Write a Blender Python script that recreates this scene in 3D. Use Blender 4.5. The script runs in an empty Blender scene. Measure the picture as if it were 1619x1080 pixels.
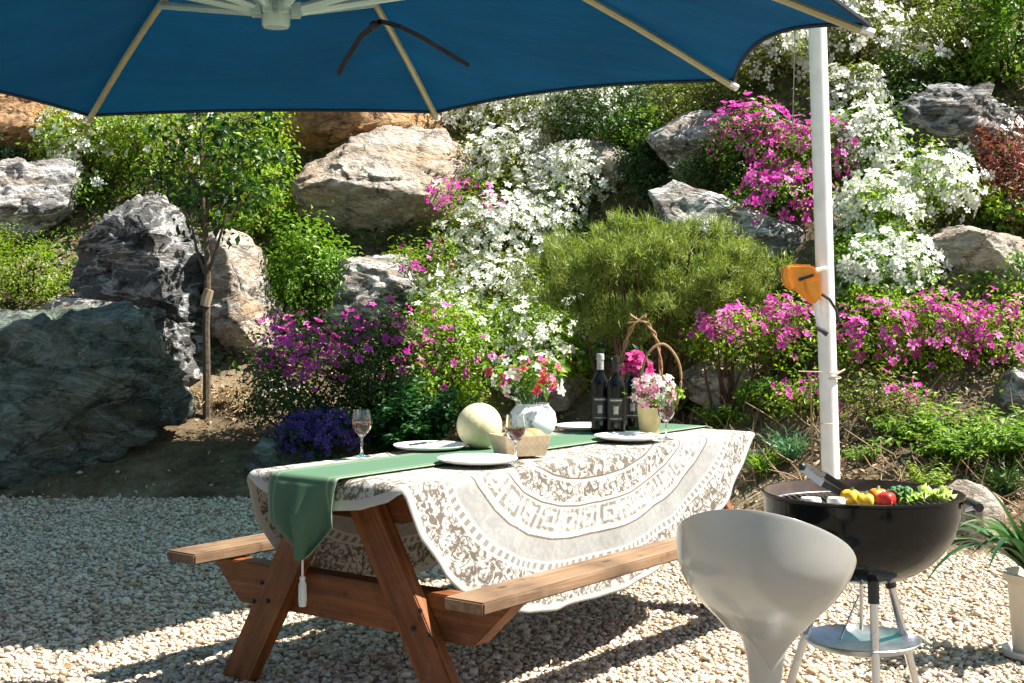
import bpy, bmesh, math, random
import numpy as np
from mathutils import Vector, Matrix, noise
R = math.radians
sc = bpy.context.scene
COL = sc.collection
FPX, YH, CX, CH = 2193.5, 478.0, 809.5, 1.317      # focal length and horizon in photo pixels, camera height
SUN = Vector((.68, .0, 1.0)).normalized()
rng = np.random.default_rng(7)
random.seed(7)

# ---------------------------------------------------------------- materials
def node_mat(name):
    m = bpy.data.materials.new(name); m.use_nodes = True
    nt = m.node_tree
    b = nt.nodes['Principled BSDF']
    return m, nt, b
def N(nt, t, **kw):
    n = nt.nodes.new(t)
    for k, v in kw.items():
        if k in n.inputs: n.inputs[k].default_value = v
        else: setattr(n, k, v)
    return n
def L(nt, a, b): nt.links.new(a, b)
def ramp(nt, fac, stops, interp='LINEAR'):
    r = nt.nodes.new('ShaderNodeValToRGB'); r.color_ramp.interpolation = interp
    e = r.color_ramp.elements
    while len(e) > len(stops): e.remove(e[-1])
    while len(e) < len(stops): e.new(1)
    for k, (p, c) in enumerate(stops):
        e[k].position = p
        e[k].color = (c, c, c, 1) if isinstance(c, (int, float)) else (*c, 1)
    L(nt, fac, r.inputs[0]); return r.outputs[0]
def mixc(nt, fac, a, b, mode='MIX'):
    n = nt.nodes.new('ShaderNodeMix'); n.data_type = 'RGBA'; n.blend_type = mode
    for s, v in ((n.inputs[0], fac), (n.inputs[6], a), (n.inputs[7], b)):
        if hasattr(v, 'is_linked'): L(nt, v, s)
        elif isinstance(v, (int, float)): s.default_value = v
        else: s.default_value = (*v, 1)
    return n.outputs[2]
def math_n(nt, op, a, b=None, c=None):
    n = nt.nodes.new('ShaderNodeMath'); n.operation = op
    for s, v in zip(n.inputs, (a, b, c)):
        if v is None: continue
        if hasattr(v, 'is_linked'): L(nt, v, s)
        else: s.default_value = v
    return n.outputs[0]
def bump(nt, h, strength, dist, bsdf):
    n = N(nt, 'ShaderNodeBump'); n.inputs['Strength'].default_value = strength; n.inputs['Distance'].default_value = dist
    L(nt, h, n.inputs['Height']); L(nt, n.outputs[0], bsdf.inputs['Normal'])
def plain(name, col, rough=.5, metal=0, var=.15, scale=20, spec=.5, bumpd=0, coat=0):
    m, nt, b = node_mat(name)
    tc = N(nt, 'ShaderNodeTexCoord')
    nz = N(nt, 'ShaderNodeTexNoise', Scale=scale, Detail=5.0)
    L(nt, tc.outputs['Object'], nz.inputs['Vector'])
    lo = tuple(max(0, c*(1-var)) for c in col); hi = tuple(min(1, c*(1+var)) for c in col)
    L(nt, ramp(nt, nz.outputs[0], [(.3, lo), (.7, hi)]), b.inputs['Base Color'])
    b.inputs['Metallic'].default_value = metal
    L(nt, ramp(nt, nz.outputs[0], [(.3, max(0, rough*.85)), (.7, min(1, rough*1.15))]), b.inputs['Roughness'])
    b.inputs['Specular IOR Level'].default_value = spec
    b.inputs['Coat Weight'].default_value = coat
    if bumpd: bump(nt, nz.outputs[0], .6, bumpd, b)
    return m
def leaf_mat(name, cols, trans=.35, rough=.42, tint=(1.25, 1.3, .55)):
    """cols: list of colours picked per leaf through the mesh attribute rnd"""
    m, nt, b = node_mat(name)
    at = N(nt, 'ShaderNodeAttribute', attribute_name='rnd')
    k = len(cols)
    c = ramp(nt, at.outputs['Fac'], [(i/max(1, k-1), cc) for i, cc in enumerate(cols)])
    L(nt, c, b.inputs['Base Color']); b.inputs['Roughness'].default_value = rough
    b.inputs['Specular IOR Level'].default_value = .35
    tr = N(nt, 'ShaderNodeBsdfTranslucent')
    L(nt, mixc(nt, 1.0, c, tint, 'MULTIPLY'), tr.inputs['Color'])
    mx = N(nt, 'ShaderNodeMixShader'); mx.inputs[0].default_value = trans
    L(nt, b.outputs[0], mx.inputs[1]); L(nt, tr.outputs[0], mx.inputs[2])
    L(nt, mx.outputs[0], nt.nodes['Material Output'].inputs['Surface'])
    return m
def rock_mat(name, dark, mid, light, vein=.5, ochre=.3, seed=0.0, och=(.42, .27, .13), green_mottle=.0):
    m, nt, b = node_mat(name)
    tc = N(nt, 'ShaderNodeTexCoord')
    mp = N(nt, 'ShaderNodeMapping'); mp.inputs['Location'].default_value = (seed, seed*1.7, seed*.6)
    mp.inputs['Rotation'].default_value = (.3+seed, .5, seed*.7); mp.inputs['Scale'].default_value = (1, 1, 1.7)
    L(nt, tc.outputs['Object'], mp.inputs['Vector']); v = mp.outputs[0]
    n1 = N(nt, 'ShaderNodeTexNoise', Scale=2.6, Detail=8.0, Roughness=.68, Distortion=.8); L(nt, v, n1.inputs['Vector'])
    n2 = N(nt, 'ShaderNodeTexNoise', Scale=5.5, Detail=6.0, Roughness=.6, Distortion=2.2); L(nt, v, n2.inputs['Vector'])
    n3 = N(nt, 'ShaderNodeTexNoise', Scale=28.0, Detail=6.0, Roughness=.7); L(nt, v, n3.inputs['Vector'])
    n4 = N(nt, 'ShaderNodeTexNoise', Scale=1.3, Detail=3.0); L(nt, v, n4.inputs['Vector'])
    vo = N(nt, 'ShaderNodeTexVoronoi', Scale=3.2, feature='DISTANCE_TO_EDGE')
    wv = N(nt, 'ShaderNodeMixRGB'); wv.inputs[0].default_value = .22
    L(nt, v, wv.inputs[1]); L(nt, n2.outputs['Color'], wv.inputs[2]); L(nt, wv.outputs[0], vo.inputs['Vector'])
    base = ramp(nt, n1.outputs[0], [(.30, dark), (.5, mid), (.68, light)])
    mb_ = N(nt, 'ShaderNodeMapping'); mb_.inputs['Rotation'].default_value = (.5+seed, .35, .9+seed*.4); mb_.inputs['Scale'].default_value = (.6, .9, 1.8)
    L(nt, tc.outputs['Object'], mb_.inputs['Vector'])
    nb = N(nt, 'ShaderNodeTexNoise', Scale=1.6, Detail=5.0, Roughness=.6, Distortion=.5); L(nt, mb_.outputs[0], nb.inputs['Vector'])
    base = mixc(nt, ramp(nt, nb.outputs[0], [(.44, 0.0), (.54, .6)]), base, light)
    base = mixc(nt, ramp(nt, nb.outputs[0], [(.36, .6), (.44, 0.0)]), base, dark)
    n5 = N(nt, 'ShaderNodeTexNoise', Scale=95.0, Detail=4.0, Roughness=.75); L(nt, v, n5.inputs['Vector'])
    fine = mixc(nt, .6, ramp(nt, n3.outputs[0], [(.3, .45), (.55, 1.0), (.75, 1.35)]), ramp(nt, n5.outputs[0], [(.35, .5), (.5, 1.0), (.65, 1.4)]), 'MULTIPLY')
    c = mixc(nt, .85, base, fine, 'MULTIPLY')
    oc = ramp(nt, n4.outputs[0], [(.5, 0.0), (.66, ochre)])
    c = mixc(nt, oc, c, och)
    mv = N(nt, 'ShaderNodeMapping'); mv.inputs['Rotation'].default_value = (.5+seed, .35, .9+seed*.4); mv.inputs['Scale'].default_value = (.65, 1.0, 2.3)
    L(nt, tc.outputs['Object'], mv.inputs['Vector'])
    nv = N(nt, 'ShaderNodeTexNoise', Scale=1.9, Detail=7.0, Roughness=.62, Distortion=.9); L(nt, mv.outputs[0], nv.inputs['Vector'])
    ridge = math_n(nt, 'ABSOLUTE', math_n(nt, 'SUBTRACT', nv.outputs[0], .5))
    vf = ramp(nt, ridge, [(0.0, vein), (.012, vein*.7), (.035, 0.0)])
    c = mixc(nt, vf, c, tuple(min(.85, x*1.9+.12) for x in light))
    crack = ramp(nt, vo.outputs['Distance'], [(0.0, .12), (.035, .8), (.08, 1.0)])
    cf = mixc(nt, 1.0, c, mixc(nt, ramp(nt, n1.outputs[0], [(.42, 0.0), (.55, 1.0)]), crack, (1, 1, 1)), 'MULTIPLY')
    if green_mottle:  # green patches, only on the shade tinted stone
        lf = ramp(nt, N2(nt, v, 9.0).outputs[0], [(.5, 0.0), (.62, green_mottle)])
        cf = mixc(nt, lf, cf, (.07, .12, .055))
    L(nt, cf, b.inputs['Base Color']); b.inputs['Roughness'].default_value = .85
    b.inputs['Specular IOR Level'].default_value = .25
    h = math_n(nt, 'ADD', math_n(nt, 'MULTIPLY', n1.outputs[0], 1.2), math_n(nt, 'MULTIPLY', n2.outputs[0], .9))
    h = math_n(nt, 'ADD', h, math_n(nt, 'MULTIPLY', n3.outputs[0], .35))
    h = math_n(nt, 'ADD', h, math_n(nt, 'MULTIPLY', crack, .35)); h = math_n(nt, 'ADD', h, math_n(nt, 'MULTIPLY', n5.outputs[0], .12))
    bump(nt, h, .85, .08, b)
    return m
def N2(nt, v, s):
    n = N(nt, 'ShaderNodeTexNoise', Scale=s, Detail=4.0); L(nt, v, n.inputs['Vector']); return n
def wood_mat(name, a, bcol, c3, axis=0, rough=.6):
    m, nt, b = node_mat(name)
    tc = N(nt, 'ShaderNodeTexCoord'); at = N(nt, 'ShaderNodeAttribute', attribute_name='grain')
    mp = N(nt, 'ShaderNodeMapping'); mp.inputs['Scale'].default_value = (1.6, 30, 30)
    L(nt, at.outputs['Vector'], mp.inputs['Vector'])
    n1 = N(nt, 'ShaderNodeTexNoise', Scale=1.0, Detail=6.0, Roughness=.65, Distortion=1.2); L(nt, mp.outputs[0], n1.inputs['Vector'])
    n2 = N(nt, 'ShaderNodeTexNoise', Scale=3.5, Detail=3.0); L(nt, at.outputs['Vector'], n2.inputs['Vector'])
    c = ramp(nt, n1.outputs[0], [(.25, a), (.5, bcol), (.72, c3)])
    c = mixc(nt, .9, c, ramp(nt, n2.outputs[0], [(.3, .5), (.6, 1.15)]), 'MULTIPLY')
    n3 = N(nt, 'ShaderNodeTexNoise', Scale=14.0, Detail=6.0, Roughness=.7); L(nt, at.outputs['Vector'], n3.inputs['Vector'])
    c = mixc(nt, ramp(nt, n3.outputs[0], [(.56, 0.0), (.68, .45)]), c, tuple(.55*x+.05 for x in c3))
    c = mixc(nt, ramp(nt, n3.outputs[0], [(.32, .6), (.42, 0.0)]), c, tuple(.5*x for x in a))
    vo = N(nt, 'ShaderNodeTexVoronoi', Scale=4.5); 
    mp2 = N(nt, 'ShaderNodeMapping'); mp2.inputs['Scale'].default_value = (.8, 2.0, 2.0)
    L(nt, at.outputs['Vector'], mp2.inputs['Vector']); L(nt, mp2.outputs[0], vo.inputs['Vector'])
    kn = ramp(nt, vo.outputs['Distance'], [(.05, .28), (.11, 1.0)])
    c = mixc(nt, 1.0, c, kn, 'MULTIPLY')
    L(nt, c, b.inputs['Base Color']); b.inputs['Roughness'].default_value = rough
    b.inputs['Specular IOR Level'].default_value = .35
    bump(nt, n1.outputs[0], .35, .004, b)
    return m
def cloth_mat(name, build, trans=.25, rough=.9):
    m, nt, b = node_mat(name)
    c = build(nt, b)
    b.inputs['Roughness'].default_value = rough; b.inputs['Specular IOR Level'].default_value = .1
    L(nt, c, b.inputs['Base Color'])
    tr = N(nt, 'ShaderNodeBsdfTranslucent'); L(nt, c, tr.inputs['Color'])
    mx = N(nt, 'ShaderNodeMixShader'); mx.inputs[0].default_value = trans
    L(nt, b.outputs[0], mx.inputs[1]); L(nt, tr.outputs[0], mx.inputs[2])
    L(nt, mx.outputs[0], nt.nodes['Material Output'].inputs['Surface'])
    return m

# ---------------------------------------------------------------- object helpers
def tag(o, label=None, cat=None, group=None, kind=None):
    if label: o['label'] = label
    if cat: o['category'] = cat
    if group: o['group'] = group
    if kind: o['kind'] = kind
    return o
def empty(name, loc, label, cat, group=None, rotz=0):
    o = bpy.data.objects.new(name, None); COL.objects.link(o)
    o.location = loc; o.rotation_euler = (0, 0, rotz); o.empty_display_size = .1
    return tag(o, label, cat, group)
def link(name, me, mat, parent=None, smooth=True, loc=None):
    o = bpy.data.objects.new(name, me); COL.objects.link(o)
    for m in (mat if isinstance(mat, (list, tuple)) else [mat]): me.materials.append(m)
    if smooth: me.polygons.foreach_set('use_smooth', np.ones(len(me.polygons), bool))
    if parent: o.parent = parent
    if loc is not None: o.location = loc
    return o
class MB:
    """collects shapes in one mesh"""
    def __init__(s): s.v = []; s.f = []; s.mi = []
    def add(s, vs, fs, mi=0):
        o = len(s.v); s.v += [tuple(v) for v in vs]; s.f += [tuple(i+o for i in f) for f in fs]; s.mi += [mi]*len(fs); return s
    def box(s, a, b, mi=0):
        (x0, y0, z0), (x1, y1, z1) = a, b
        return s.add([(x0,y0,z0),(x1,y0,z0),(x1,y1,z0),(x0,y1,z0),(x0,y0,z1),(x1,y0,z1),(x1,y1,z1),(x0,y1,z1)],
            [(0,3,2,1),(4,5,6,7),(0,1,5,4),(1,2,6,5),(2,3,7,6),(3,0,4,7)], mi)
    def hexa(s, p8, mi=0):
        return s.add(p8, [(0,3,2,1),(4,5,6,7),(0,1,5,4),(1,2,6,5),(2,3,7,6),(3,0,4,7)], mi)
    def tube(s, pts, rad, n=8, mi=0, cap=True):
        pts = [Vector(p) for p in pts]; k = len(pts)
        rs = rad if isinstance(rad, (list, tuple)) else [rad]*k
        rings = []; up = Vector((0, 0, 1))
        for i, p in enumerate(pts):
            t = (pts[min(i+1, k-1)]-pts[max(i-1, 0)]).normalized()
            a = t.cross(up)
            if a.length < .05: a = t.cross(Vector((1, 0, 0)))
            a.normalize(); b2 = t.cross(a)
            rings.append([p+(a*math.cos(2*math.pi*j/n)+b2*math.sin(2*math.pi*j/n))*rs[i] for j in range(n)])
        vs = [v for r in rings for v in r]; fs = []
        for i in range(k-1):
            for j in range(n):
                fs.append((i*n+j, i*n+(j+1) % n, (i+1)*n+(j+1) % n, (i+1)*n+j))
        if cap: fs += [tuple(range(n))[::-1], tuple((k-1)*n+j for j in range(n))]
        return s.add(vs, fs, mi)
    def lathe(s, prof, n=40, c=(0, 0, 0), mi=0, close=True):
        vs = []; fs = []
        for r, z in prof:
            for j in range(n):
                a = 2*math.pi*j/n; vs.append((c[0]+r*math.cos(a), c[1]+r*math.sin(a), c[2]+z))
        for i in range(len(prof)-1):
            for j in range(n): fs.append((i*n+j, i*n+(j+1) % n, (i+1)*n+(j+1) % n, (i+1)*n+j))
        if close:
            if prof[0][0] > 0: fs.append(tuple(range(n))[::-1])
            if prof[-1][0] > 0: fs.append(tuple((len(prof)-1)*n+j for j in range(n)))
        return s.add(vs, fs, mi)
    def ball(s, c, r, seg=12, rings=8, mi=0):
        prof = [(max(1e-4, math.sin(math.pi*i/rings)), -math.cos(math.pi*i/rings)) for i in range(rings+1)]
        r = r if isinstance(r, (tuple, list)) else (r, r, r)
        o = len(s.v); s.lathe(prof, seg, mi=mi, close=False)
        s.v[o:] = [(c[0]+x*r[0], c[1]+y*r[1], c[2]+z*r[2]) for x, y, z in s.v[o:]]
        return s
    def build(s, name, mat, parent=None, smooth=False, bevel=0, grain=None, loc=None, angle=35):
        me = bpy.data.meshes.new(name); me.from_pydata(s.v, [], s.f)
        if bevel:
            bm = bmesh.new(); bm.from_mesh(me)
            bmesh.ops.remove_doubles(bm, verts=bm.verts, dist=1e-6)
            es = [e for e in bm.edges if len(e.link_faces) == 2 and e.calc_face_angle(0) > .5]
            bmesh.ops.bevel(bm, geom=es, offset=bevel, segments=2, affect='EDGES', clamp_overlap=True)
            bm.to_mesh(me); bm.free()
        else:
            me.polygons.foreach_set('material_index', s.mi)
        me.validate()
        if grain is not None:      # wood grain runs along this axis
            ax, seed = grain; ax = Vector(ax).normalized()
            b1 = ax.cross(Vector((0, 0, 1)));  b1 = b1 if b1.length > .1 else Vector((1, 0, 0)); b1.normalize(); b2 = ax.cross(b1)
            at = me.attributes.new('grain', 'FLOAT_VECTOR', 'POINT')
            at.data.foreach_set('vector', [c for v in me.vertices for c in (v.co.dot(ax)+seed*3.1, v.co.dot(b1)+seed, v.co.dot(b2)+seed*.7)])
        o = link(name, me, mat, parent, smooth, loc)
        if smooth and angle:
            me.set_sharp_from_angle(angle=R(angle))
        return o

def soup(name, V, F, rnd, mat, parent=None, smooth=True, loc=None):
    """V (n,k,3): n copies of a k-vertex template, F its faces, rnd (n,)"""
    n, k, _ = V.shape; F = [np.array(f) for f in F]
    me = bpy.data.meshes.new(name)
    me.vertices.add(n*k); me.vertices.foreach_set('co', V.reshape(-1).astype(np.float32))
    loops = np.concatenate([(np.arange(n)[:, None]*k+f[None, :]).reshape(n, -1) for f in F], axis=1).reshape(-1)
    tot = np.tile(np.array([len(f) for f in F]), n); st = np.concatenate([[0], np.cumsum(tot)[:-1]])
    me.loops.add(len(loops)); me.loops.foreach_set('vertex_index', loops.astype(np.int32))
    me.polygons.add(len(tot)); me.polygons.foreach_set('loop_start', st.astype(np.int32))
    me.update(calc_edges=True)
    at = me.attributes.new('rnd', 'FLOAT', 'POINT'); at.data.foreach_set('value', (np.repeat(rnd, k) if rnd.ndim == 1 else rnd.reshape(-1)).astype(np.float32))
    return link(name, me, mat, parent, smooth, loc)
def unit(a): return a/np.maximum(1e-9, np.linalg.norm(a, axis=-1, keepdims=True))
def frames(nrm, axis=None):
    nrm = unit(nrm); ax = rng.normal(size=nrm.shape) if axis is None else axis
    ax = unit(ax-nrm*np.sum(ax*nrm, 1, keepdims=True)); return nrm, ax, np.cross(ax, nrm)
LEAF = np.array([[0, 0, 0], [-.5, .45, .10], [0, 1, -.12], [.5, .45, .10], [0, .45, -.02]]); LEAF_F = [(0, 4, 1), (4, 2, 1), (0, 3, 4), (4, 3, 2)]
BLADE = np.array([[-.5, 0, 0], [.5, 0, 0], [.35, .5, .06], [0, 1, -.05], [-.35, .5, .06]]); BLADE_F = [(0, 1, 2, 4), (4, 2, 3)]
def place(tmpl, pos, nrm, axis, length, width, cup=1.0):
    n, a, b = frames(nrm, axis)
    t = tmpl[None]
    return pos[:, None, :]+b[:, None, :]*(t[..., 0:1]*width[:, None, None])+a[:, None, :]*(t[..., 1:2]*length[:, None, None])+n[:, None, :]*(t[..., 2:3]*(length*cup)[:, None, None])
def flower_tmpl():
    vs = []; fs = []
    for k in range(5):
        a = 2*math.pi*k/5
        for r, da, z in ((.08, 0, 0), (.62, -.52, .22), (1.0, -.16, .16), (1.0, .16, .16), (.62, .52, .22)):
            vs.append((r*math.sin(a+da), r*math.cos(a+da), z))
        o = 5*k; fs += [(o, o+1, o+2, o+3, o+4)[::-1]]
    return np.array(vs), fs
FLOWER, FLOWER_F = flower_tmpl()
HEART = np.where(np.hypot(FLOWER[:, 0], FLOWER[:, 1]) < .3, .15, 1.0)
def petal_rnd(n): return np.clip((rng.random(n)[:, None]*.75+.25)*HEART[None]+rng.normal(0, .06, (n, len(HEART))), 0, 1)

# ---------------------------------------------------------------- terrain
def edge_d(x):
    t = min(1, max(0, (x-.2)/2.3)); return 9.3-2.1*t*t*(3-2*t)
PROF = [(-1e3, 0), (0, 0), (1.2, .45), (2, .95), (3, 1.85), (4, 2.85), (5, 3.7), (6.5, 4.9), (9, 6.4), (20, 9), (1e3, 9)]
def terr(x, y):
    t = y-edge_d(x)
    if t <= 0: return 0.0
    z = float(np.interp(t, [p[0] for p in PROF], [p[1] for p in PROF]))
    return z+min(1, t*1.5)*(.09*noise.noise((x*.9, y*.9, 3.3))+.04*noise.noise((x*3.1, y*3.1, 1.3)))
def P(px, py, d): return Vector(((px-CX)/FPX*d, d, CH+(YH-py)/FPX*d))
def hit(px, py):
    d = 4.0
    while d < 30:
        p = P(px, py, d)
        if p.z <= terr(p.x, p.y): return d
        d += .04
    return 30
def TZ(px, py, z):
    d = FPX*(CH-z)/(py-YH); return Vector(((px-CX)/FPX*d, d, z))

def soil_mat(name, cols, scale):
    m, nt, b = node_mat(name)
    tc = N(nt, 'ShaderNodeTexCoord')
    n1 = N(nt, 'ShaderNodeTexNoise', Scale=scale, Detail=8.0, Roughness=.7); n2 = N(nt, 'ShaderNodeTexNoise', Scale=scale*9, Detail=6.0, Roughness=.7)
    for n in (n1, n2): L(nt, tc.outputs['Object'], n.inputs['Vector'])
    c = ramp(nt, n1.outputs[0], [(.3, cols[0]), (.5, cols[1]), (.7, cols[2])])
    c = mixc(nt, .8, c, ramp(nt, n2.outputs[0], [(.3, .5), (.7, 1.4)]), 'MULTIPLY')
    L(nt, c, b.inputs['Base Color']); b.inputs['Roughness'].default_value = .95; b.inputs['Specular IOR Level'].default_value = .15
    bump(nt, n2.outputs[0], .9, .05, b)
    return m
M = {}
M['soil'] = soil_mat('garden soil', [(.05, .036, .02), (.15, .11, .065), (.30, .23, .15)], 1.7)
M['grit'] = soil_mat('gravel grit', [(.28, .23, .17), (.42, .36, .28), (.55, .48, .38)], 6)
def grid_mesh(name, xs, ys, zf, mat, kind='structure'):
    v = [(x, y, zf(x, y)) for y in ys for x in xs]; w = len(xs)
    f = [(j*w+i, j*w+i+1, (j+1)*w+i+1, (j+1)*w+i) for j in range(len(ys)-1) for i in range(w-1)]
    me = bpy.data.meshes.new(name); me.from_pydata(v, [], f)
    o = link(name, me, mat, None, True); o['kind'] = kind; return o
grid_mesh('ground', np.linspace(-400, 400, 9), np.linspace(-400, 400, 9), lambda x, y: -.03, M['soil'])
xs = np.concatenate([np.linspace(-30, -7, 14)[:-1], np.linspace(-7, 7, 150), np.linspace(7, 30, 14)[1:]])
def bed_z(x, y):
    t = y-edge_d(x); return terr(x, y) if t > .05 else (-.02 if t < -.3 else -.02+(t+.3)/.35*.03)
grid_mesh('garden_slope', xs, np.concatenate([np.linspace(6.4, 17, 150), np.linspace(17.5, 60, 20)]), bed_z, M['soil'])
grid_mesh('gravel_yard', np.linspace(-14, 14, 29), np.linspace(-8, 9.6, 20), lambda x, y: 0.0, M['grit'])

# pebbles of the yard: one uncountable mass
def pebbles():
    ico = bmesh.new(); bmesh.ops.create_icosphere(ico, subdivisions=1, radius=1)
    T = np.array([v.co[:] for v in ico.verts]); F = [tuple(v.index for v in f.verts) for f in ico.faces]; ico.free()
    T = T*(1+rng.normal(0, .04, (len(T), 1)))
    n = 125000
    y = 4.2+5.5*rng.random(n)**1.2; x = (rng.random(n)*2-1)*(y*.42+.35)
    keep = np.array([yy < edge_d(xx)+.12+.22*noise.noise((xx*2, yy*2, 0)) for xx, yy in zip(x, y)])
    x, y = x[keep], y[keep]; n = len(x)
    a = rng.random(n)*6.283; ln = np.clip(np.exp(rng.normal(math.log(.0092), .35, n)), .0045, .026); wd = ln*rng.uniform(.55, .9, n); ht = ln*rng.uniform(.4, .65, n)
    tilt = rng.normal(0, .3, n)
    px = T[None, :, 0]*ln[:, None]; py = T[None, :, 1]*wd[:, None]; pz = T[None, :, 2]*ht[:, None]
    pz, px = pz*np.cos(tilt)[:, None]+px*np.sin(tilt)[:, None], px*np.cos(tilt)[:, None]-pz*np.sin(tilt)[:, None]
    X = x[:, None]+px*np.cos(a)[:, None]-py*np.sin(a)[:, None]; Y = y[:, None]+px*np.sin(a)[:, None]+py*np.cos(a)[:, None]
    Z = (rng.uniform(.1, 1.3, n)*ht)[:, None]+pz
    m, nt, b = node_mat('pebble')
    at = N(nt, 'ShaderNodeAttribute', attribute_name='rnd')
    c = ramp(nt, at.outputs['Fac'], [(0, (.20, .13, .08)), (.12, (.44, .30, .18)), (.35, (.58, .46, .32)), (.65, (.67, .57, .43)), (.9, (.74, .66, .54)), (1, (.42, .38, .33))])
    tc = N(nt, 'ShaderNodeTexCoord'); nz = N2(nt, tc.outputs['Object'], 90.0)
    L(nt, mixc(nt, .5, c, ramp(nt, nz.outputs[0], [(.3, .6), (.7, 1.1)]), 'MULTIPLY'), b.inputs['Base Color'])
    b.inputs['Roughness'].default_value = .7
    o = soup('gravel', np.stack([X, Y, Z], -1), F, rng.random(n), m)
    o['kind'] = 'stuff'; o['label'] = 'pale cream pebbles covering the yard under the picnic table'; o['category'] = 'gravel'
pebbles()

# ---------------------------------------------------------------- boulders
RM = {
 'shade': rock_mat('shade tinted boulder stone', (.03, .04, .033), (.09, .11, .092), (.19, .215, .185), .3, .45, 1.3, (.20, .15, .08), .35),  # dark green tone puts the teal canopy shade into the stone colour
 'grey': rock_mat('dark grey veined stone', (.022, .022, .021), (.07, .07, .068), (.17, .17, .165), .95, .2, 2.9),
 'cream': rock_mat('cream stone', (.19, .145, .105), (.38, .31, .25), (.52, .46, .39), .35, .5, 4.1),
 'pale': rock_mat('pale grey stone', (.11, .105, .10), (.26, .25, .235), (.42, .40, .38), .7, .25, 5.7),
 'tan': rock_mat('tan and grey stone', (.20, .155, .115), (.36, .30, .24), (.48, .42, .35), .3, .55, 7.7),
 'rust': rock_mat('rust brown stone', (.16, .075, .03), (.38, .19, .08), (.54, .33, .17), .12, .6, 8.8, (.50, .25, .08)),
}
def boulder(poly, mat, label, thick=None, d=None, seed=0, rough=1.0, cuts=(), group='boulders of the rock garden'):
    poly = np.array(poly, float); cx, cy = (poly.min(0)+poly.max(0))/2
    if d is None:
        py = poly[:, 1].max()-.12*np.ptp(poly[:, 1]); d = hit(cx, py)+.12
    s = d/FPX; c = P(cx, cy, d)
    q = np.stack([(poly[:, 0]-cx)*s, (cy-poly[:, 1])*s], 1)
    ang = np.arctan2(q[:, 1], q[:, 0]); rad = np.hypot(q[:, 0], q[:, 1])
    # dense outline in polar form
    dense = np.concatenate([q[i]+(q[(i+1) % len(q)]-q[i])*np.linspace(0, 1, 24, endpoint=False)[:, None] for i in range(len(q))])
    da = np.arctan2(dense[:, 1], dense[:, 0]); dr = np.hypot(dense[:, 0], dense[:, 1]); o = np.argsort(da); da, dr = da[o], dr[o]
    rx, rz = np.ptp(q[:, 0])/2, np.ptp(q[:, 1])/2
    T = thick or min(.75, .8*(rx*rz)**.5)
    bm = bmesh.new(); bmesh.ops.create_icosphere(bm, subdivisions=6 if rx > .3 else 5, radius=1)
    n = np.array([v.co[:] for v in bm.verts])
    th = np.arctan2(n[:, 2], n[:, 0]); rho = np.hypot(n[:, 0], n[:, 2])
    rr = np.interp(th, da, dr, period=2*math.pi)
    ex = rho**.62
    p = np.stack([np.cos(th)*rr*ex, np.sign(n[:, 1])*np.abs(n[:, 1])**.75*T, np.sin(th)*rr*ex], 1)
    rg = np.random.default_rng(seed+11)
    S = np.array([rx, T, rz])
    for k in range(7):                                    # cleavage planes make facets
        m_ = unit(np.array([rg.normal(0, .75), -abs(rg.normal(.8, .3)) if k < 6 else .8, rg.normal(.15, .6)])[None])[0]
        h = rg.uniform(.62, .84); qn = p/S; e = np.maximum(0, qn@m_-h)
        p = p-(e[:, None]*m_[None])*S*.92
    for (mx, my, mz, h) in cuts:
        m_ = np.array([mx, my, mz])/math.sqrt(mx*mx+my*my+mz*mz); e = np.maximum(0, (p/S)@m_-h); p = p-(e[:, None]*m_[None])*S*.96
    for i, v in enumerate(bm.verts):
        b = Vector(p[i]); w = Vector((b.x*1.9+seed*5.1, b.y*1.9, b.z*2.6))
        w += Vector((noise.noise(w*1.7), noise.noise(w*1.7+Vector((9, 2, 4))), noise.noise(w*1.7+Vector((3, 8, 1)))))*.22
        f2 = noise.fractal(w*3.4, .9, 2.2, 5, noise_basis='PERLIN_ORIGINAL')
        cr = 0.0
        for fq, am in ((1.3, 1.0), (3.2, .38), (7.5, .14)):           # broken, tilted cleavage faces
            dd, pp = noise.voronoi(w*fq, distance_metric='DISTANCE'); h = noise.cell_vector(pp[0]*37.3)*2-Vector((1, 1, 1))
            cr += am*(((w*fq-pp[0]).dot(h))*.9+h.x*.35-.12*max(0, .10-(dd[1]-dd[0]))/.10)
        amp = min(.085, .12*(rx*rz)**.5)*rough
        v.co = b+Vector(n[i])*(amp*(.75*cr+.5*f2))
    me = bpy.data.meshes.new('boulder'); bm.to_mesh(me); bm.free()
    o = link('boulder', me, RM[mat], None, True, c); tag(o, label, 'boulder', group); return o
B = boulder
B([(-140,560),(-95,500),(-20,487),(50,482),(72,474),(130,471),(185,476),(228,494),(250,540),(268,590),(290,620),(318,655),(312,674),(255,684),(200,716),(140,750),(60,776),(-60,785),(-130,700)], 'shade', 'huge shade-tinted grey boulder lowest at the left edge, shaded, beside the gravel', .62, seed=1, rough=.85, cuts=((.15, -.95, .2, .5), (.6, -.6, -.3, .5), (0, -.2, 1, .82)))
B([(56,494),(66,481),(96,470),(150,474),(206,480),(234,496),(226,512),(70,512)], 'cream', 'flat pale tan slab lying on top of the huge shaded boulder', .16, d=10.35, seed=31, rough=.6)
B([(106,405),(140,352),(185,322),(228,292),(262,294),(290,316),(312,350),(338,400),(352,450),(356,520),(340,585),(290,625),(250,600),(220,560),(180,540),(105,520)], 'grey', 'dark peaked boulder with white veins just left behind the slim young tree', .55, seed=2, rough=1.2, cuts=((-.5, -.8, .15, .38), (.85, -.5, .25, .62)))
B([(330,372),(370,358),(412,374),(434,410),(441,470),(450,525),(425,570),(385,600),(345,590),(335,480)], 'cream', 'sunlit cream boulder standing directly behind the young tree trunk on its right', .45, seed=3, rough=1.0, cuts=((.75, -.5, .35, .35),))
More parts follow.
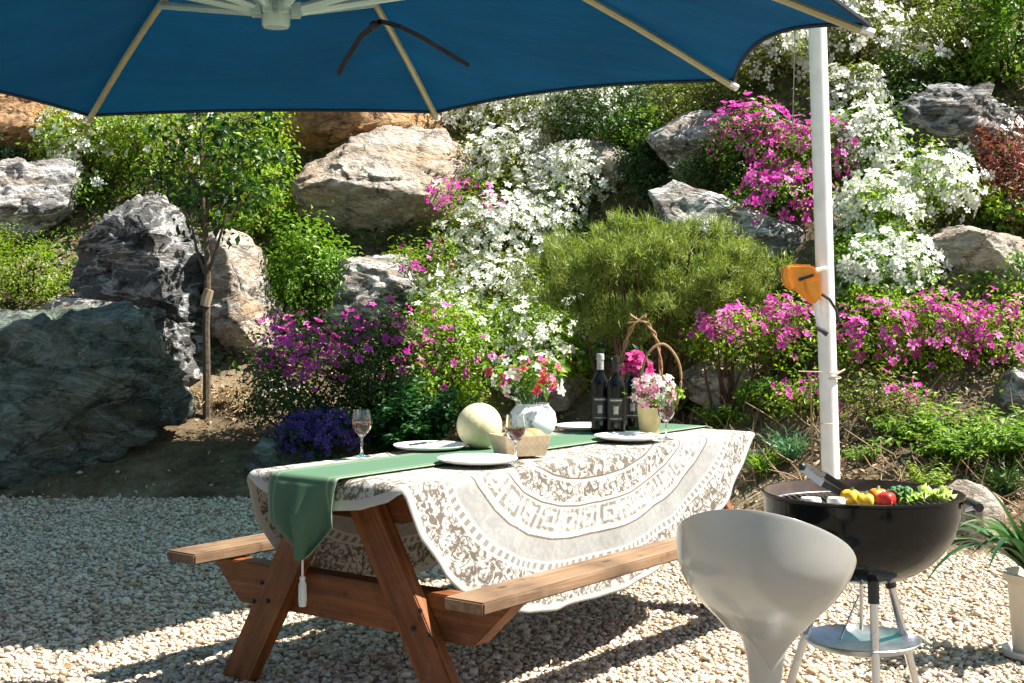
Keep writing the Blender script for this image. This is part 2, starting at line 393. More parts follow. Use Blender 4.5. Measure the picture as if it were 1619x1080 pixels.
B([(-60,300),(0,262),(60,252),(122,256),(130,290),(112,335),(80,372),(30,392),(-60,395)], 'pale', 'light grey boulder at the left edge above the yellow green moss shrub', .5, seed=4)
B([(-70,150),(0,136),(60,136),(98,158),(112,190),(80,246),(40,262),(-70,266)], 'rust', 'orange brown boulder in the top left corner under the blue canopy', .5, seed=5)
B([(436,170),(470,138),(560,128),(640,138),(702,160),(706,205),(640,222),(520,246),(450,268),(436,225)], 'rust', 'rust brown boulder half hidden by the blue canopy above the large pale boulder', .5, seed=6)
B([(464,300),(490,260),(540,224),(600,199),(650,191),(700,199),(740,235),(744,290),(724,335),(692,374),(640,396),(575,392),(520,368),(474,338)], 'tan', 'large pale tan boulder in the middle with a dark undercut bottom', .75, seed=7, rough=.7, cuts=((.25, -.75, .62, .42), (0, -.7, -.7, .55)))
B([(510,460),(530,414),(580,402),(645,404),(684,440),(676,505),(600,525),(515,522)], 'pale', 'squarish grey boulder directly under the large pale tan boulder', .45, seed=8)
B([(1390,190),(1438,150),(1490,126),(1542,140),(1592,174),(1650,190),(1660,262),(1560,292),(1450,274),(1405,225)], 'grey', 'grey craggy boulder among white azaleas at upper right', .5, seed=9, rough=1.2)
B([(1010,206),(1060,180),(1120,178),(1165,195),(1176,240),(1125,280),(1075,290),(1046,252)], 'pale', 'grey streaked boulder left of the upper magenta azaleas', .45, seed=10)
B([(1026,300),(1070,283),(1120,308),(1180,333),(1240,348),(1292,378),(1324,420),(1262,446),(1150,410),(1050,356)], 'pale', 'long pale grey boulder rising behind the needle leaved shrub', .4, seed=11)
B([(1450,385),(1500,361),(1570,351),(1645,361),(1665,475),(1560,486),(1480,480),(1453,440)], 'tan', 'cream topped blocky boulder at right above the low magenta hedge', .5, seed=12)
B([(912,240),(950,210),(992,213),(1011,250),(1003,302),(950,320),(917,292)], 'tan', 'small tan boulder peeping out between the white azaleas', .35, seed=13)
B([(1076,592),(1110,571),(1160,566),(1208,577),(1230,606),(1204,644),(1120,650),(1082,628)], 'tan', 'low rounded tan stone right of the hoop basket on the table', .3, seed=14)
B([(384,706),(410,692),(472,699),(484,730),(474,765),(390,768)], 'shade', 'small shade-tinted stone behind the left corner of the picnic table', .2, seed=15)
B([(392,630),(430,600),(464,604),(484,628),(456,658),(398,660)], 'cream', 'small cream stone on dry straw left of the purple azalea', .2, seed=16)
B([(1500,775),(1530,753),(1567,760),(1584,800),(1574,864),(1520,872),(1495,825)], 'tan', 'tan stone right beside the black kettle grill', .2, seed=17)
B([(1574,612),(1608,580),(1660,588),(1676,655),(1600,668)], 'pale', 'pale stone at the right edge under the low magenta hedge', .3, seed=18)
B([(798,592),(850,564),(907,569),(934,612),(902,660),(818,662)], 'tan', 'tan stone behind the white vase of red flowers', .3, seed=19)
B([(1165,720),(1185,712),(1215,716),(1222,740),(1190,752),(1168,744)], 'cream', 'small sunlit stone near the right tip of the tablecloth', .12, seed=20)

# ---------------------------------------------------------------- plants
M['bark'] = plain('grey brown bark', (.10, .075, .05), .9, 0, .4, 30, .2, .01)
M['twig'] = plain('brown twig', (.075, .045, .025), .9, 0, .4, 30, .2, .006)
LM = {
 'yg': leaf_mat('yellow green azalea leaf', [(.05, .10, .012), (.14, .235, .018), (.24, .365, .028), (.41, .48, .06)], .45),
 'gl': leaf_mat('fresh green leaf', [(.03, .085, .012), (.085, .18, .016), (.165, .30, .026), (.29, .40, .045)], .42),
 'dk': leaf_mat('dark evergreen leaf', [(.012, .035, .008), (.025, .065, .012), (.05, .11, .018), (.09, .16, .03)], .25),
 'ol': leaf_mat('olive leaf', [(.04, .06, .012), (.11, .15, .022), (.20, .24, .035), (.31, .34, .07)], .38),
 'teal': leaf_mat('blue green leaf', [(.03, .09, .04), (.06, .16, .08), (.10, .24, .13), (.16, .30, .18)], .3),
 'needle': leaf_mat('grey green needle', [(.06, .095, .018), (.15, .20, .036), (.25, .31, .07), (.40, .44, .16)], .38, .5),
 'fern': leaf_mat('dark fern frond', [(.01, .05, .012), (.02, .085, .018), (.04, .13, .03)], .3),
 'maple': leaf_mat('red maple leaf', [(.07, .022, .016), (.16, .055, .038), (.24, .11, .07), (.17, .12, .045)], .4, tint=(1.3, .7, .6)),
 'white': leaf_mat('white azalea petal', [(.60, .62, .46), (.78, .79, .70), (.84, .85, .80), (.88, .88, .85)], .35, .6, (1, 1, .95)),
 'mag': leaf_mat('magenta azalea petal', [(.30, .015, .16), (.55, .035, .36), (.66, .07, .44), (.74, .16, .52), (.80, .34, .62)], .4, .6, (1.1, .6, 1.0)),
 'pur': leaf_mat('purple azalea petal', [(.36, .012, .25), (.62, .03, .42), (.76, .10, .52), (.84, .28, .58)], .4, .6, (1.1, .6, 1.1)),
 'pink': leaf_mat('pale pink petal', [(.70, .12, .30), (.80, .42, .52), (.85, .75, .74)], .35, .6, (1, .8, .8)),
 'viol': leaf_mat('dark violet pansy petal', [(.035, .015, .11), (.07, .03, .20), (.14, .08, .34)], .25, .6, (.8, .6, 1.2)),
 'red': leaf_mat('red petal', [(.50, .02, .04), (.70, .05, .10), (.80, .25, .30)], .35, .6, (1, .6, .6)),
 'hot': leaf_mat('hot pink petal', [(.60, .01, .20), (.75, .03, .30), (.82, .15, .40)], .35, .6, (1, .6, .8)),
 'straw': leaf_mat('dry straw', [(.22, .15, .075), (.38, .28, .15), (.50, .40, .25)], .2, .8, (1, .9, .7)),
 'litter': leaf_mat('dry leaf litter', [(.10, .06, .03), (.26, .165, .09), (.42, .31, .20), (.58, .47, .34)], .15, .8, (1, .8, .6)),
}
LM['gc'] = leaf_mat('ground cover leaf', [(.012, .03, .008), (.03, .07, .012), (.07, .13, .02), (.14, .20, .035)], .35)
def clumps(c, rad, nc, low=-.35):
    u = unit(rng.normal(size=(nc*3, 3))); u = u[u[:, 2] > low][:nc]
    rr = rng.uniform(.5, 1.12, (len(u), 1))
    return np.array(c)+u*rr*np.array(rad)
def shrub(name, label, cat, box, leaf='gl', n=2600, ll=.045, lw=.5, flower=None, nf=0, fs=.034, depth=None, group=None,
          stems=True, low=-.75, dr=None, nc=None, spread=.17, up=.5, flo=.0, ft=-.45):
    """crown inside the pixel box, standing on the slope"""
    x0, y0, x1, y1 = box; cx, cy = (x0+x1)/2, (y0+y1)/2
    d = depth or hit(cx, min(y1-.12*(y1-y0), 770))
    s = d/FPX; rx, rz = (x1-x0)/2*s*1.06, (y1-y0)/2*s*1.06; ry = dr or min(.85*rx, .8)
    c = P(cx, cy, d)
    base = Vector((c.x, c.y+.1, terr(c.x, c.y+.1)-.03))
    if base.z > c.z-.3*rz: base.z = min(base.z, c.z-.3*rz)
    root = empty(name, base, label, cat, group)
    off = np.array(c-base); rad = np.array([rx, ry, rz])
    nc = nc or int(26+34*min(1.5, rx*rz/.25)); n = int(n*1.35); nf = int(nf*(2.1 if flower == 'white' and nf > 60 else 1.15))
    K = clumps(off, rad, nc, low)
    idx = rng.integers(0, len(K), n)
    pos = K[idx]+rng.normal(size=(n, 3))*rad*spread
    nrm = unit((pos-off)/rad)*.55+np.array([0, 0, up])+rng.normal(size=(n, 3))*.5
    ln = ll*rng.uniform(.6, 1.25, n)
    soup('foliage', place(LEAF, pos, nrm, unit(pos-off)*.8+rng.normal(size=(n, 3))*.7, ln, ln*lw), LEAF_F,
         np.clip(rng.beta(2, 2, n)*.75+.25*rng.random(len(K))[idx], 0, 1), LM[leaf], root)
    if nf:
        u = unit(rng.normal(size=(nf*6, 3))+np.array([0, -.55, .35])); u = u[(u[:, 2] > ft)][:nf]
        # flowers gather in trusses of a few blooms
        nt_ = max(3, int(nf/2.8)); tr = u[:nt_]; j = rng.integers(0, len(tr), nf)
        fp = off+unit(tr[j]+rng.normal(size=(nf, 3))*.2)*rad*rng.uniform(.66, 1.22, (nf, 1))
        fp[:, 2] += flo
        fn = unit(fp-off)+np.array([0, -.35, .35])+rng.normal(size=(nf, 3))*.6
        sz = fs*rng.uniform(.55, 1.3, nf)
        o = soup('blossoms', place(FLOWER, fp, fn, None, sz, sz*rng.uniform(.75, 1.1, nf), rng.uniform(.1, 2.6, nf)), FLOWER_F, petal_rnd(nf), LM[flower], root, False)
    if stems:
        mb = MB()
        for k in range(min(len(K), 11)):
            p1 = Vector(K[k])*.85+Vector(off)*.15; b0 = Vector((rng.normal(0, .06*rx/.4), rng.normal(0, .05), 0))
            m1 = b0.lerp(p1, .5)+Vector(rng.normal(0, .04, 3))
            mb.tube([b0, m1, p1], [.013, .009, .004], 5)
        mb.build('branches', M['twig'], root, True)
    return root
WG, PG = 'white azaleas on the slope', 'magenta azaleas on the slope'
S = shrub
# --- upper left
S('leafy_shrub', 'bright yellow green shrub with few white flowers, left of the tree crown', 'shrub', (62,160,205,305), 'yg', 2600, .05, .5, 'white', 70, .048)
S('leafy_shrub', 'yellow green shrub just behind the young tree crown', 'shrub', (180,150,335,325), 'yg', 3200, .05, .5, 'white', 44, .048)
S('mossy_shrub', 'fine leaved yellow green shrub at the left edge above the huge shaded boulder', 'shrub', (-40,372,108,505), 'yg', 4200, .024, .6)
S('leafy_shrub', 'green shrub right of the young tree crown, beside the tan boulder', 'shrub', (340,170,472,345), 'yg', 2900, .05, .5)
S('leafy_shrub', 'fresh green upright shrub between the cream boulder and the tan boulder', 'shrub', (425,330,548,520), 'gl', 2900, .055, .42)
S('leafy_shrub', 'yellow green shrub under the right half of the tree crown', 'shrub', (345,280,480,400), 'yg', 2200, .05, .5)
S('small_herb', 'small fresh green plant on top of the rust brown boulder', 'plant', (500,165,605,222), 'gl', 700, .05, .6)
S('small_herb', 'blue green herb at the left edge below the orange brown boulder', 'plant', (-30,208,52,270), 'teal', 900, .035, .5)
S('leafy_shrub', 'shrub with three white blossoms over the light grey boulder at left', 'shrub', (60,270,165,345), 'gl', 700, .045, .5, 'white', 14, .05)
# --- white azaleas in the middle
S('azalea', 'white azalea highest in the middle, right beside the canopy corner rib', 'azalea', (690,118,862,235), 'ol', 2600, .04, .45, 'white', 230, .040, group=WG)
S('azalea', 'white azalea under the canopy edge, left of the dark evergreen', 'azalea', (826,118,1000,240), 'ol', 2500, .04, .45, 'white', 200, .040, group=WG)
S('azalea', 'white azalea touching the right side of the large tan boulder', 'azalea', (725,212,885,330), 'ol', 2400, .04, .45, 'white', 230, .039, group=WG)
S('azalea', 'densest white azalea, directly above the needle leaved shrub', 'azalea', (835,238,985,350), 'ol', 2300, .04, .45, 'white', 250, .039, group=WG)
S('azalea', 'white azalea below the small magenta azalea in the middle', 'azalea', (705,320,880,450), 'ol', 2500, .04, .45, 'white', 260, .038, group=WG)
S('azalea', 'white azalea at the left side of the needle leaved shrub', 'azalea', (690,410,875,530), 'ol', 2600, .04, .45, 'white', 190, .034, group=WG)
S('azalea', 'magenta azalea touching the lower right of the large tan boulder', 'azalea', (660,288,800,392), 'yg', 1500, .04, .45, 'mag', 105, .036, group=PG)
S('azalea', 'sparse magenta azalea with red young leaves beside the squarish grey boulder', 'azalea', (606,380,735,490), 'yg', 1700, .042, .45, 'mag', 30, .032, group=PG)
S('azalea', 'yellow green azalea with scattered white flowers behind the melon', 'azalea', (632,470,800,640), 'yg', 4200, .045, .45, 'white', 62, .034)
S('azalea', 'yellow green azalea with some white blooms behind the flower vase', 'azalea', (775,470,945,640), 'yg', 4000, .045, .45, 'white', 130, .034)
S('evergreen_shrub', 'dark evergreen shrub under the canopy between white and olive shrubs', 'shrub', (885,122,1050,255), 'dk', 3600, .042, .5)
S('olive_shrub', 'olive green shrub under the front corner of the blue canopy', 'shrub', (1020,115,1185,195), 'ol', 2800, .036, .45)
S('leafy_shrub', 'small green shrub between the small tan and grey streaked boulders', 'shrub', (985,215,1060,330), 'dk', 1300, .045, .5)
S('azalea', 'white azalea between large tan boulder and needle shrub, upper left of it', 'azalea', (800,300,930,420), 'yg', 2300, .042, .45, 'white', 170, .038, group=WG)
S('azalea', 'white azalea squeezed between the squarish boulder and the yellow green one', 'azalea', (640,430,740,520), 'yg', 1500, .042, .45, 'white', 62, .036, group=WG)
S('leafy_shrub', 'dark leafy shrub in the gap above the small tan boulder', 'shrub', (960,180,1060,250), 'gl', 1500, .045, .5)
# --- upper right
S('azalea', 'white azalea behind the pole between magenta and olive shrubs', 'azalea', (1290,110,1400,200), 'ol', 1700, .042, .45, 'white', 90, .042, group=WG)
S('leafy_shrub', 'dark shrub tucked behind the grey craggy boulder', 'shrub', (1380,90,1500,190), 'dk', 1800, .045, .5)
S('leafy_shrub', 'yellow green shrub between lowest white azalea and low magenta hedge', 'shrub', (1330,440,1470,510), 'yg', 1700, .042, .5)
S('leafy_shrub', 'green shrub under the red maple at the right edge', 'shrub', (1545,300,1660,375), 'gl', 1500, .045, .5)
S('azalea', 'upper magenta azalea left of the white pole, highest of the magenta ones', 'azalea', (1125,168,1262,295), 'gl', 1700, .042, .5, 'mag', 150, .042, group=PG)
S('azalea', 'magenta azalea crossing behind the white pole', 'azalea', (1215,195,1345,310), 'gl', 1600, .042, .5, 'mag', 120, .042, group=PG)
S('azalea', 'magenta azalea hanging over the long pale grey boulder', 'azalea', (1165,270,1310,372), 'gl', 1700, .042, .5, 'mag', 120, .042, group=PG)
S('leafy_shrub', 'dark green leafy shrub left under the upper magenta azaleas', 'shrub', (1085,215,1205,325), 'dk', 1800, .045, .5)
S('azalea', 'white azalea directly right of the pole, below the craggy boulder', 'azalea', (1305,178,1425,305), 'gl', 1700, .042, .45, 'white', 130, .04, group=WG)
S('azalea', 'large white azalea between craggy boulder and cream topped boulder', 'azalea', (1400,245,1550,372), 'yg', 2100, .042, .45, 'white', 190, .04, group=WG)
S('azalea', 'white azalea right of the pole at half its height', 'azalea', (1315,285,1450,405), 'yg', 2100, .042, .45, 'white', 170, .04, group=WG)
S('azalea', 'lowest white azalea right of the pole above the orange crank housing', 'azalea', (1325,375,1475,490), 'gl', 2000, .042, .45, 'white', 130, .04, group=WG)
S('azalea', 'white azalea in front of the craggy boulder next to the red maple', 'azalea', (1470,175,1615,268), 'ol', 1700, .042, .45, 'white', 120, .04, group=WG)
S('red_maple', 'dark red leaved small maple at the right edge', 'tree', (1540,205,1660,372), 'maple', 2600, .045, .35)
S('azalea', 'white flowered olive shrub left of the pole top', 'azalea', (1150,35,1295,150), 'ol', 2600, .042, .45, 'white', 120, .055, group=WG)
S('azalea', 'white flowered olive shrub right of the pole top', 'azalea', (1285,-10,1430,140), 'ol', 2900, .042, .45, 'white', 100, .055, group=WG)
S('olive_shrub', 'olive shrub above the craggy boulder at upper right', 'shrub', (1400,10,1545,150), 'ol', 3200, .04, .45, 'white', 30, .055)
S('leafy_shrub', 'fresh green broad leaved shrub in the top right corner', 'shrub', (1520,-40,1670,170), 'gl', 3000, .06, .6)
S('olive_shrub', 'olive shrub cut by the top edge right of the pole', 'shrub', (1380,-110,1550,30), 'ol', 3000, .04, .45, 'white', 40, .055)
S('olive_shrub', 'olive shrub cut by the top edge behind the pole', 'shrub', (1200,-110,1390,20), 'ol', 3000, .04, .45)
S('leafy_shrub', 'pale green shrub climbing on the cream topped boulder', 'shrub', (1525,405,1650,495), 'gl', 1200, .04, .5)
# --- low magenta hedge
for bx, lb in (((1325,478,1445,605), 'low magenta azalea directly right of the pole under the white azaleas'), ((1420,470,1540,600), 'low magenta azalea below the cream topped boulder'),
               ((1515,474,1650,605), 'low magenta azalea at the right edge under the climbing green shrub'), ((1092,488,1205,578), 'low magenta azalea behind the hoop handled basket'),
               ((1190,478,1310,588), 'low magenta azalea just left of the pole under the orange housing')):
    S('azalea', lb, 'azalea', bx, 'yg', 1700, .036, .45, 'mag', 90, .034, group=PG, spread=.25, depth=9.35 if bx[0] < 1320 else None)
S('azalea', 'sparse low magenta azalea with reddish stems behind the thin stakes', 'azalea', (1225,590,1330,665), 'yg', 700, .034, .45, 'mag', 26, .03, group=PG, spread=.28)
S('azalea', 'sparse low magenta azalea with bare stems just right of the pole', 'azalea', (1335,590,1450,680), 'ol', 800, .034, .45, 'mag', 30, .03, group=PG, spread=.28)
S('leafy_shrub', 'low green shrub between basket handle and thin stakes', 'shrub', (1165,600,1245,665), 'gl', 700, .036, .5)
# --- lower left
S('azalea', 'purple azalea with dark base, left of the wineglass', 'azalea', (398,515,548,700), 'dk', 3600, .042, .45, 'pur', 150, .034, group='purple azaleas', flo=.03, ft=.12, depth=10.1)
S('azalea', 'purple azalea behind the lone wineglass at the left end of the table', 'azalea', (520,495,668,690), 'dk', 3600, .042, .45, 'pur', 100, .034, group='purple azaleas', flo=.03, ft=.15, depth=10.15)
S('azalea', 'half faded purple azalea with yellow green leaves behind the fern', 'azalea', (610,495,765,690), 'yg', 3600, .042, .45, 'pur', 85, .03, group='purple azaleas', depth=10.3)
def arching(name, label, cat, px, py, d, leafm, n=60, length=.5, w=.012, spread=1.0, h=.6, group=None, blade_n=26, comp=False):
    """tuft of arching fronds or blades"""
    d = hit(px, py); b = P(px, py, d); b.z = terr(b.x, b.y)-.01
    root = empty(name, b, label, cat, group)
    vs = []; rn = []
    out = []
    for i in range(n):
        a = rng.random()*6.283; l = length*rng.uniform(.6, 1.1); sp = spread*rng.uniform(.3, 1.0)
        dirn = np.array([math.cos(a)*sp, math.sin(a)*sp, h*rng.uniform(.8, 1.2)])
        t = np.linspace(0, 1, 9)[:, None]
        pts = t*dirn*l-np.array([0, 0, 1])*t**2.4*l*.45*sp+rng.normal(0, .015, 3)*np.array([1, 1, 0])
        if comp:
            for k in range(2, 9):
                for sd in (-1, 1, -1, 1):
                    side = np.cross(dirn, [0, 0, 1]); side = side/np.linalg.norm(side)*sd
                    out.append((pts[k]+rng.normal(0, .01, 3), side*.8+dirn*.5+rng.normal(0, .25, 3), np.array([0, -.2, 1.])+rng.normal(0, .25, 3), l*.24*(1.15-t[k, 0]*.7)))
        else:
            for k in range(8):
                out.append((pts[k], pts[k+1]-pts[k], np.cross(np.cross(dirn, [0, 0, 1]), pts[k+1]-pts[k])+rng.normal(0, .02, 3), np.linalg.norm(pts[k+1]-pts[k])*1.08))
    pos, ax, nr, ln = [np.array(z) for z in zip(*out)]
    if comp:
        soup('foliage', place(LEAF, pos, nr, ax, ln, ln*.32), LEAF_F, rng.random(len(pos)), LM[leafm], root)
    else:
        seg = np.array([[-.5, 0, 0], [.5, 0, 0], [.5, 1, 0], [-.5, 1, 0]])
        wd = np.tile(np.array([.7, 1, 1, .95, .85, .7, .5, .25]), n)*w
        V = place(seg, pos, nr, ax, ln, wd)
        r_ = np.repeat(rng.random(n), 8)
        soup('foliage', V, [(0, 1, 2, 3)], r_, LM[leafm], root)
    return root
arching('fern', 'dark green fern in deep shade left of the melon', 'fern', 655, 712, 9.0, 'fern', 60, .62, spread=1.0, h=.9, comp=True)
arching('fern', 'second dark green fern right behind the lone wineglass', 'fern', 612, 716, 9.15, 'fern', 44, .52, spread=1.0, h=.8, comp=True)
arching('leafy_perennial', 'bright green perennial clump at right under the low magenta hedge', 'plant', 1510, 738, 8.3, 'gl', 60, .46, spread=1.1, h=.95, comp=True)
arching('leafy_perennial', 'bright green perennial clump at the right edge above the potted plant', 'plant', 1600, 735, 8.2, 'gl', 50, .45, spread=1.1, h=.9, comp=True)
arching('leafy_perennial', 'small green perennial beside the low rounded tan stone', 'plant', 1140, 678, 9.3, 'gl', 34, .26, spread=1.0, h=.9, comp=True)
arching('leafy_perennial', 'tiny green perennial right of the pole foot behind the grill', 'plant', 1363, 732, 8.6, 'gl', 20, .19, spread=1.0, h=.8, comp=True)
arching('leafy_perennial', 'fresh green perennial between pole and right perennial clump', 'plant', 1425, 700, 0, 'gl', 34, .28, spread=1.0, h=.9, comp=True)
arching('leafy_perennial', 'low green perennial under the needle shrub right of the basket', 'plant', 1092, 655, 0, 'dk', 26, .26, spread=1.0, h=.9, comp=True)
arching('leafy_perennial', 'green perennial left of the thin stakes', 'plant', 1225, 655, 0, 'ol', 26, .24, spread=1.0, h=.9, comp=True)
arching('leafy_perennial', 'small green perennial in front of the right perennial clumps', 'plant', 1462, 775, 0, 'yg', 24, .2, spread=1.0, h=.9, comp=True)
arching('grass_tuft', 'green grass tuft right of the tablecloth tip', 'grass', 1205, 752, 8.75, 'gl', 150, .24, .009, 1.0, 1.0)
arching('grass_tuft', 'green grass tuft left of the white pole', 'grass', 1250, 730, 8.9, 'teal', 130, .24, .009, 1.0, 1.0)
arching('grass_tuft', 'grass tuft at the right edge behind the potted plant', 'grass', 1590, 790, 7.9, 'dk', 120, .26, .01, 1.0, 1.0)
arching('straw_tuft', 'lit dry straw tuft at the foot of the young tree', 'grass', 345, 640, 10.3, 'straw', 170, .26, .008, 1.4, .55)
arching('straw_tuft', 'lit dry straw tuft left of the purple azalea', 'grass', 395, 650, 10.15, 'straw', 150, .26, .008, 1.4, .5)
arching('straw_tuft', 'lit dry straw tuft right of the young tree foot', 'grass', 372, 622, 0, 'straw', 170, .24, .008, 1.5, .45)
arching('straw_tuft', 'lit dry straw tuft left of the young tree foot', 'grass', 306, 628, 0, 'straw', 150, .22, .008, 1.5, .45)
S('pansy', 'dark violet pansies beside the small shade-tinted stone', 'flower', (436,652,562,735), 'fern', 1200, .035, .5, 'viol', 330, .026, depth=9.7, stems=False)
# needle leaved shrub
def broom():
    d = 9.75; s = d/FPX
    b = P(1005, 590, d); b.z = terr(b.x, b.y)
    root = empty('needle_shrub', b, 'wide olive green needle leaved shrub on spreading stems behind the table', 'shrub')
    c = np.array(P(1040, 446, d)-b); rad = np.array([196*s, .55, 92*s])
    K = clumps(c, rad, 620, -.95); K[:, 0] = np.where(K[:, 2] < c[2], K[:, 0]*(.55+.45*np.clip((K[:, 2]-c[2]+rad[2])/rad[2], 0, 1)), K[:, 0])
    K += rng.normal(0, .035, K.shape)*np.array([1, .6, 1])
    K = K[np.array([noise.noise((a*3.6, b*3.6, z*4.2)) > -.16 for a, b, z in K])]
    n = 62000; idx = rng.integers(0, len(K), n)
    ax0 = unit(K-np.array([0, 0, .05]))*.6+np.array([0, 0, .75])
    pos = K[idx]+rng.normal(size=(n, 3))*.03
    ax = ax0[idx]+rng.normal(size=(n, 3))*.75
    ln = rng.uniform(.035, .085, n)
    soup('foliage', place(BLADE, pos, rng.normal(size=(n, 3)), ax, ln, rng.uniform(.004, .0075, n)), BLADE_F,
         np.clip(rng.random(n)*.7+.3*rng.random(len(K))[idx], 0, 1), LM['needle'], root)
    mb = MB()
    for k in range(46):
        p1 = Vector(K[k]); m1 = Vector((p1.x*.55, p1.y*.55, p1.z*.34)); b0 = Vector((rng.normal(0, .05), rng.normal(0, .04), -.05))
        mb.tube([b0, m1, p1.lerp(m1, .35), p1], [.016, .010, .006, .003], 5)
    mb.build('branches', M['twig'], root, True)
broom()
# young tree
def tree():
    d = hit(327, 663); b = P(327, 663, d); b.z = terr(b.x, b.y)-.02; s = d/FPX
    root = empty('young_tree', b, 'slim young tree with dark green crown in front of the veined boulder', 'tree')
    def q(px, py, dy=0): return P(px, py, d+dy)-b
    mb = MB()
    mb.tube([q(327,668), q(327,600), q(326,520), q(327,470), q(329,425), q(325,370), q(320,300), q(318,230), q(316,150)], [.034,.03,.028,.03,.024,.019,.015,.011,.006], 8)
    br = [((329,428),(340,400),(352,360),(362,310),(372,240)), ((327,440),(312,400),(304,360),(296,310),(280,240)), ((323,350),(335,310),(345,260),(352,200)),
          ((320,310),(300,270),(285,220),(270,190)), ((319,260),(340,220),(380,190),(420,180)), ((352,360),(380,320),(410,290),(440,280)), ((300,340),(275,310),(255,290),(235,280))]
    tips = []
    for k, bb in enumerate(br):
        dy = rng.uniform(-.25, .25)
        pts = [q(p[0], p[1], dy*i/4) for i, p in enumerate(bb)]
        mb.tube(pts, list(np.linspace(.014, .005, len(pts))), 6); tips += pts[2:]
    mb.build('trunk', M['bark'], root, True)
    t2 = MB(); t2.tube([q(324,484,-.02), q(327,470,-.02), q(331,458,-.02)], [.038,.042,.036], 8); t2.build('tie', M['tie'], root, True)
    c = np.array(q(343, 268)); rad = np.array([112*s, .5, 100*s])
    K = np.concatenate([clumps(c, rad*.95, 46, -.75), np.array(tips)+rng.normal(0, .03, (len(tips), 3))])
    n = 1350; idx = rng.integers(0, len(K), n)
    pos = K[idx]+rng.normal(size=(n, 3))*rad*.10
    ln = rng.uniform(.05, .095, n)
    soup('crown', place(LEAF, pos, np.array([0, 0, .6])+rng.normal(size=(n, 3))*.55, rng.normal(size=(n, 3))+np.array([0, 0, -.5]), ln, ln*.5), LEAF_F, np.clip(rng.beta(1.1, 1.7, n), 0, 1), LM['tree'], root)
LM['tree'] = leaf_mat('young tree leaf', [(.010, .032, .008), (.02, .065, .012), (.07, .16, .02), (.30, .34, .035)], .42)
M['tie'] = plain('twine tie', (.30, .22, .14), .9)
tree()
# dry litter and low cover between the plants
def litter():
    n = 15000; x = rng.uniform(-4.6, 4.6, n); y = np.array([edge_d(a) for a in x])+rng.uniform(-.05, 1, n)**1.3*4.2
    y = np.where(np.isnan(y), 9.5, y); ed = np.array([edge_d(a) for a in x]); k = (x > -1.2) | (y-ed > 1.1) | (rng.random(n) < .12); x, y = x[k], y[k]; n = len(x); z = np.array([terr(a, b) for a, b in zip(x, y)])+rng.uniform(.0, .035, n)
    kf = 260; x[:kf] = rng.uniform(-3.2, 3.2, kf); y[:kf] = rng.uniform(4.9, 8.8, kf); z[:kf] = rng.uniform(.018, .030, kf)
    ln = rng.uniform(.025, .06, n)
    o = soup('leaf_litter', place(LEAF, np.stack([x, y, z], 1), np.array([0, -.4, .8])+rng.normal(size=(n, 3))*.4, None, ln, ln*rng.uniform(.2, .6, n)), LEAF_F, rng.random(n), LM['litter'])
    tag(o, 'brown dry leaf litter lying between the plants of the slope', 'leaf litter', kind='stuff')
    n = 60000; x = rng.uniform(-6.5, 6.5, n); y = np.array([edge_d(a) for a in x])+1.7+rng.uniform(0, 1, n)*7
    z = np.array([terr(a, b) for a, b in zip(x, y)]); dens = np.array([noise.noise((a*1.1, b*1.1, 7)) for a, b in zip(x, y)])
    k = dens > -.3; x, y, z = x[k], y[k], z[k]; n = len(x); z = z+rng.uniform(0, .16, n)
    ln = rng.uniform(.04, .09, n)
    o = soup('ground_cover', place(LEAF, np.stack([x, y, z], 1), np.array([0, -.5, .7])+rng.normal(size=(n, 3))*.5, None, ln, ln*.5), LEAF_F, rng.random(n), LM['gc'])
    tag(o, 'low dark leafy cover filling the gaps between boulders', 'ground cover', kind='stuff')
    # bare thin twigs in front of the low hedge
    mb = MB()
    for i in range(300):
        px = rng.uniform(1085, 1640); x = (px-CX)/FPX*9; y = edge_d(x)+rng.uniform(.3, 1.5); z0 = terr(x, y)
        p0 = Vector((x, y, z0)); a = rng.uniform(-1.1, 1.1)
        p1 = p0+Vector((math.sin(a)*.2+rng.normal(0, .05), rng.normal(0, .08), abs(math.cos(a))*rng.uniform(.08, .3)))
        mb.tube([p0, p0.lerp(p1, .5)+Vector(rng.normal(0, .02, 3)), p1], [.006, .0045, .002], 4)
    o = mb.build('dry_twigs', M['dry'], None, True); tag(o, 'tangle of thin dry brown twigs under the low magenta hedge', 'twigs', kind='stuff')
M['dry'] = plain('dry twig wood', (.24, .16, .09), .9, 0, .4, 15)
litter()

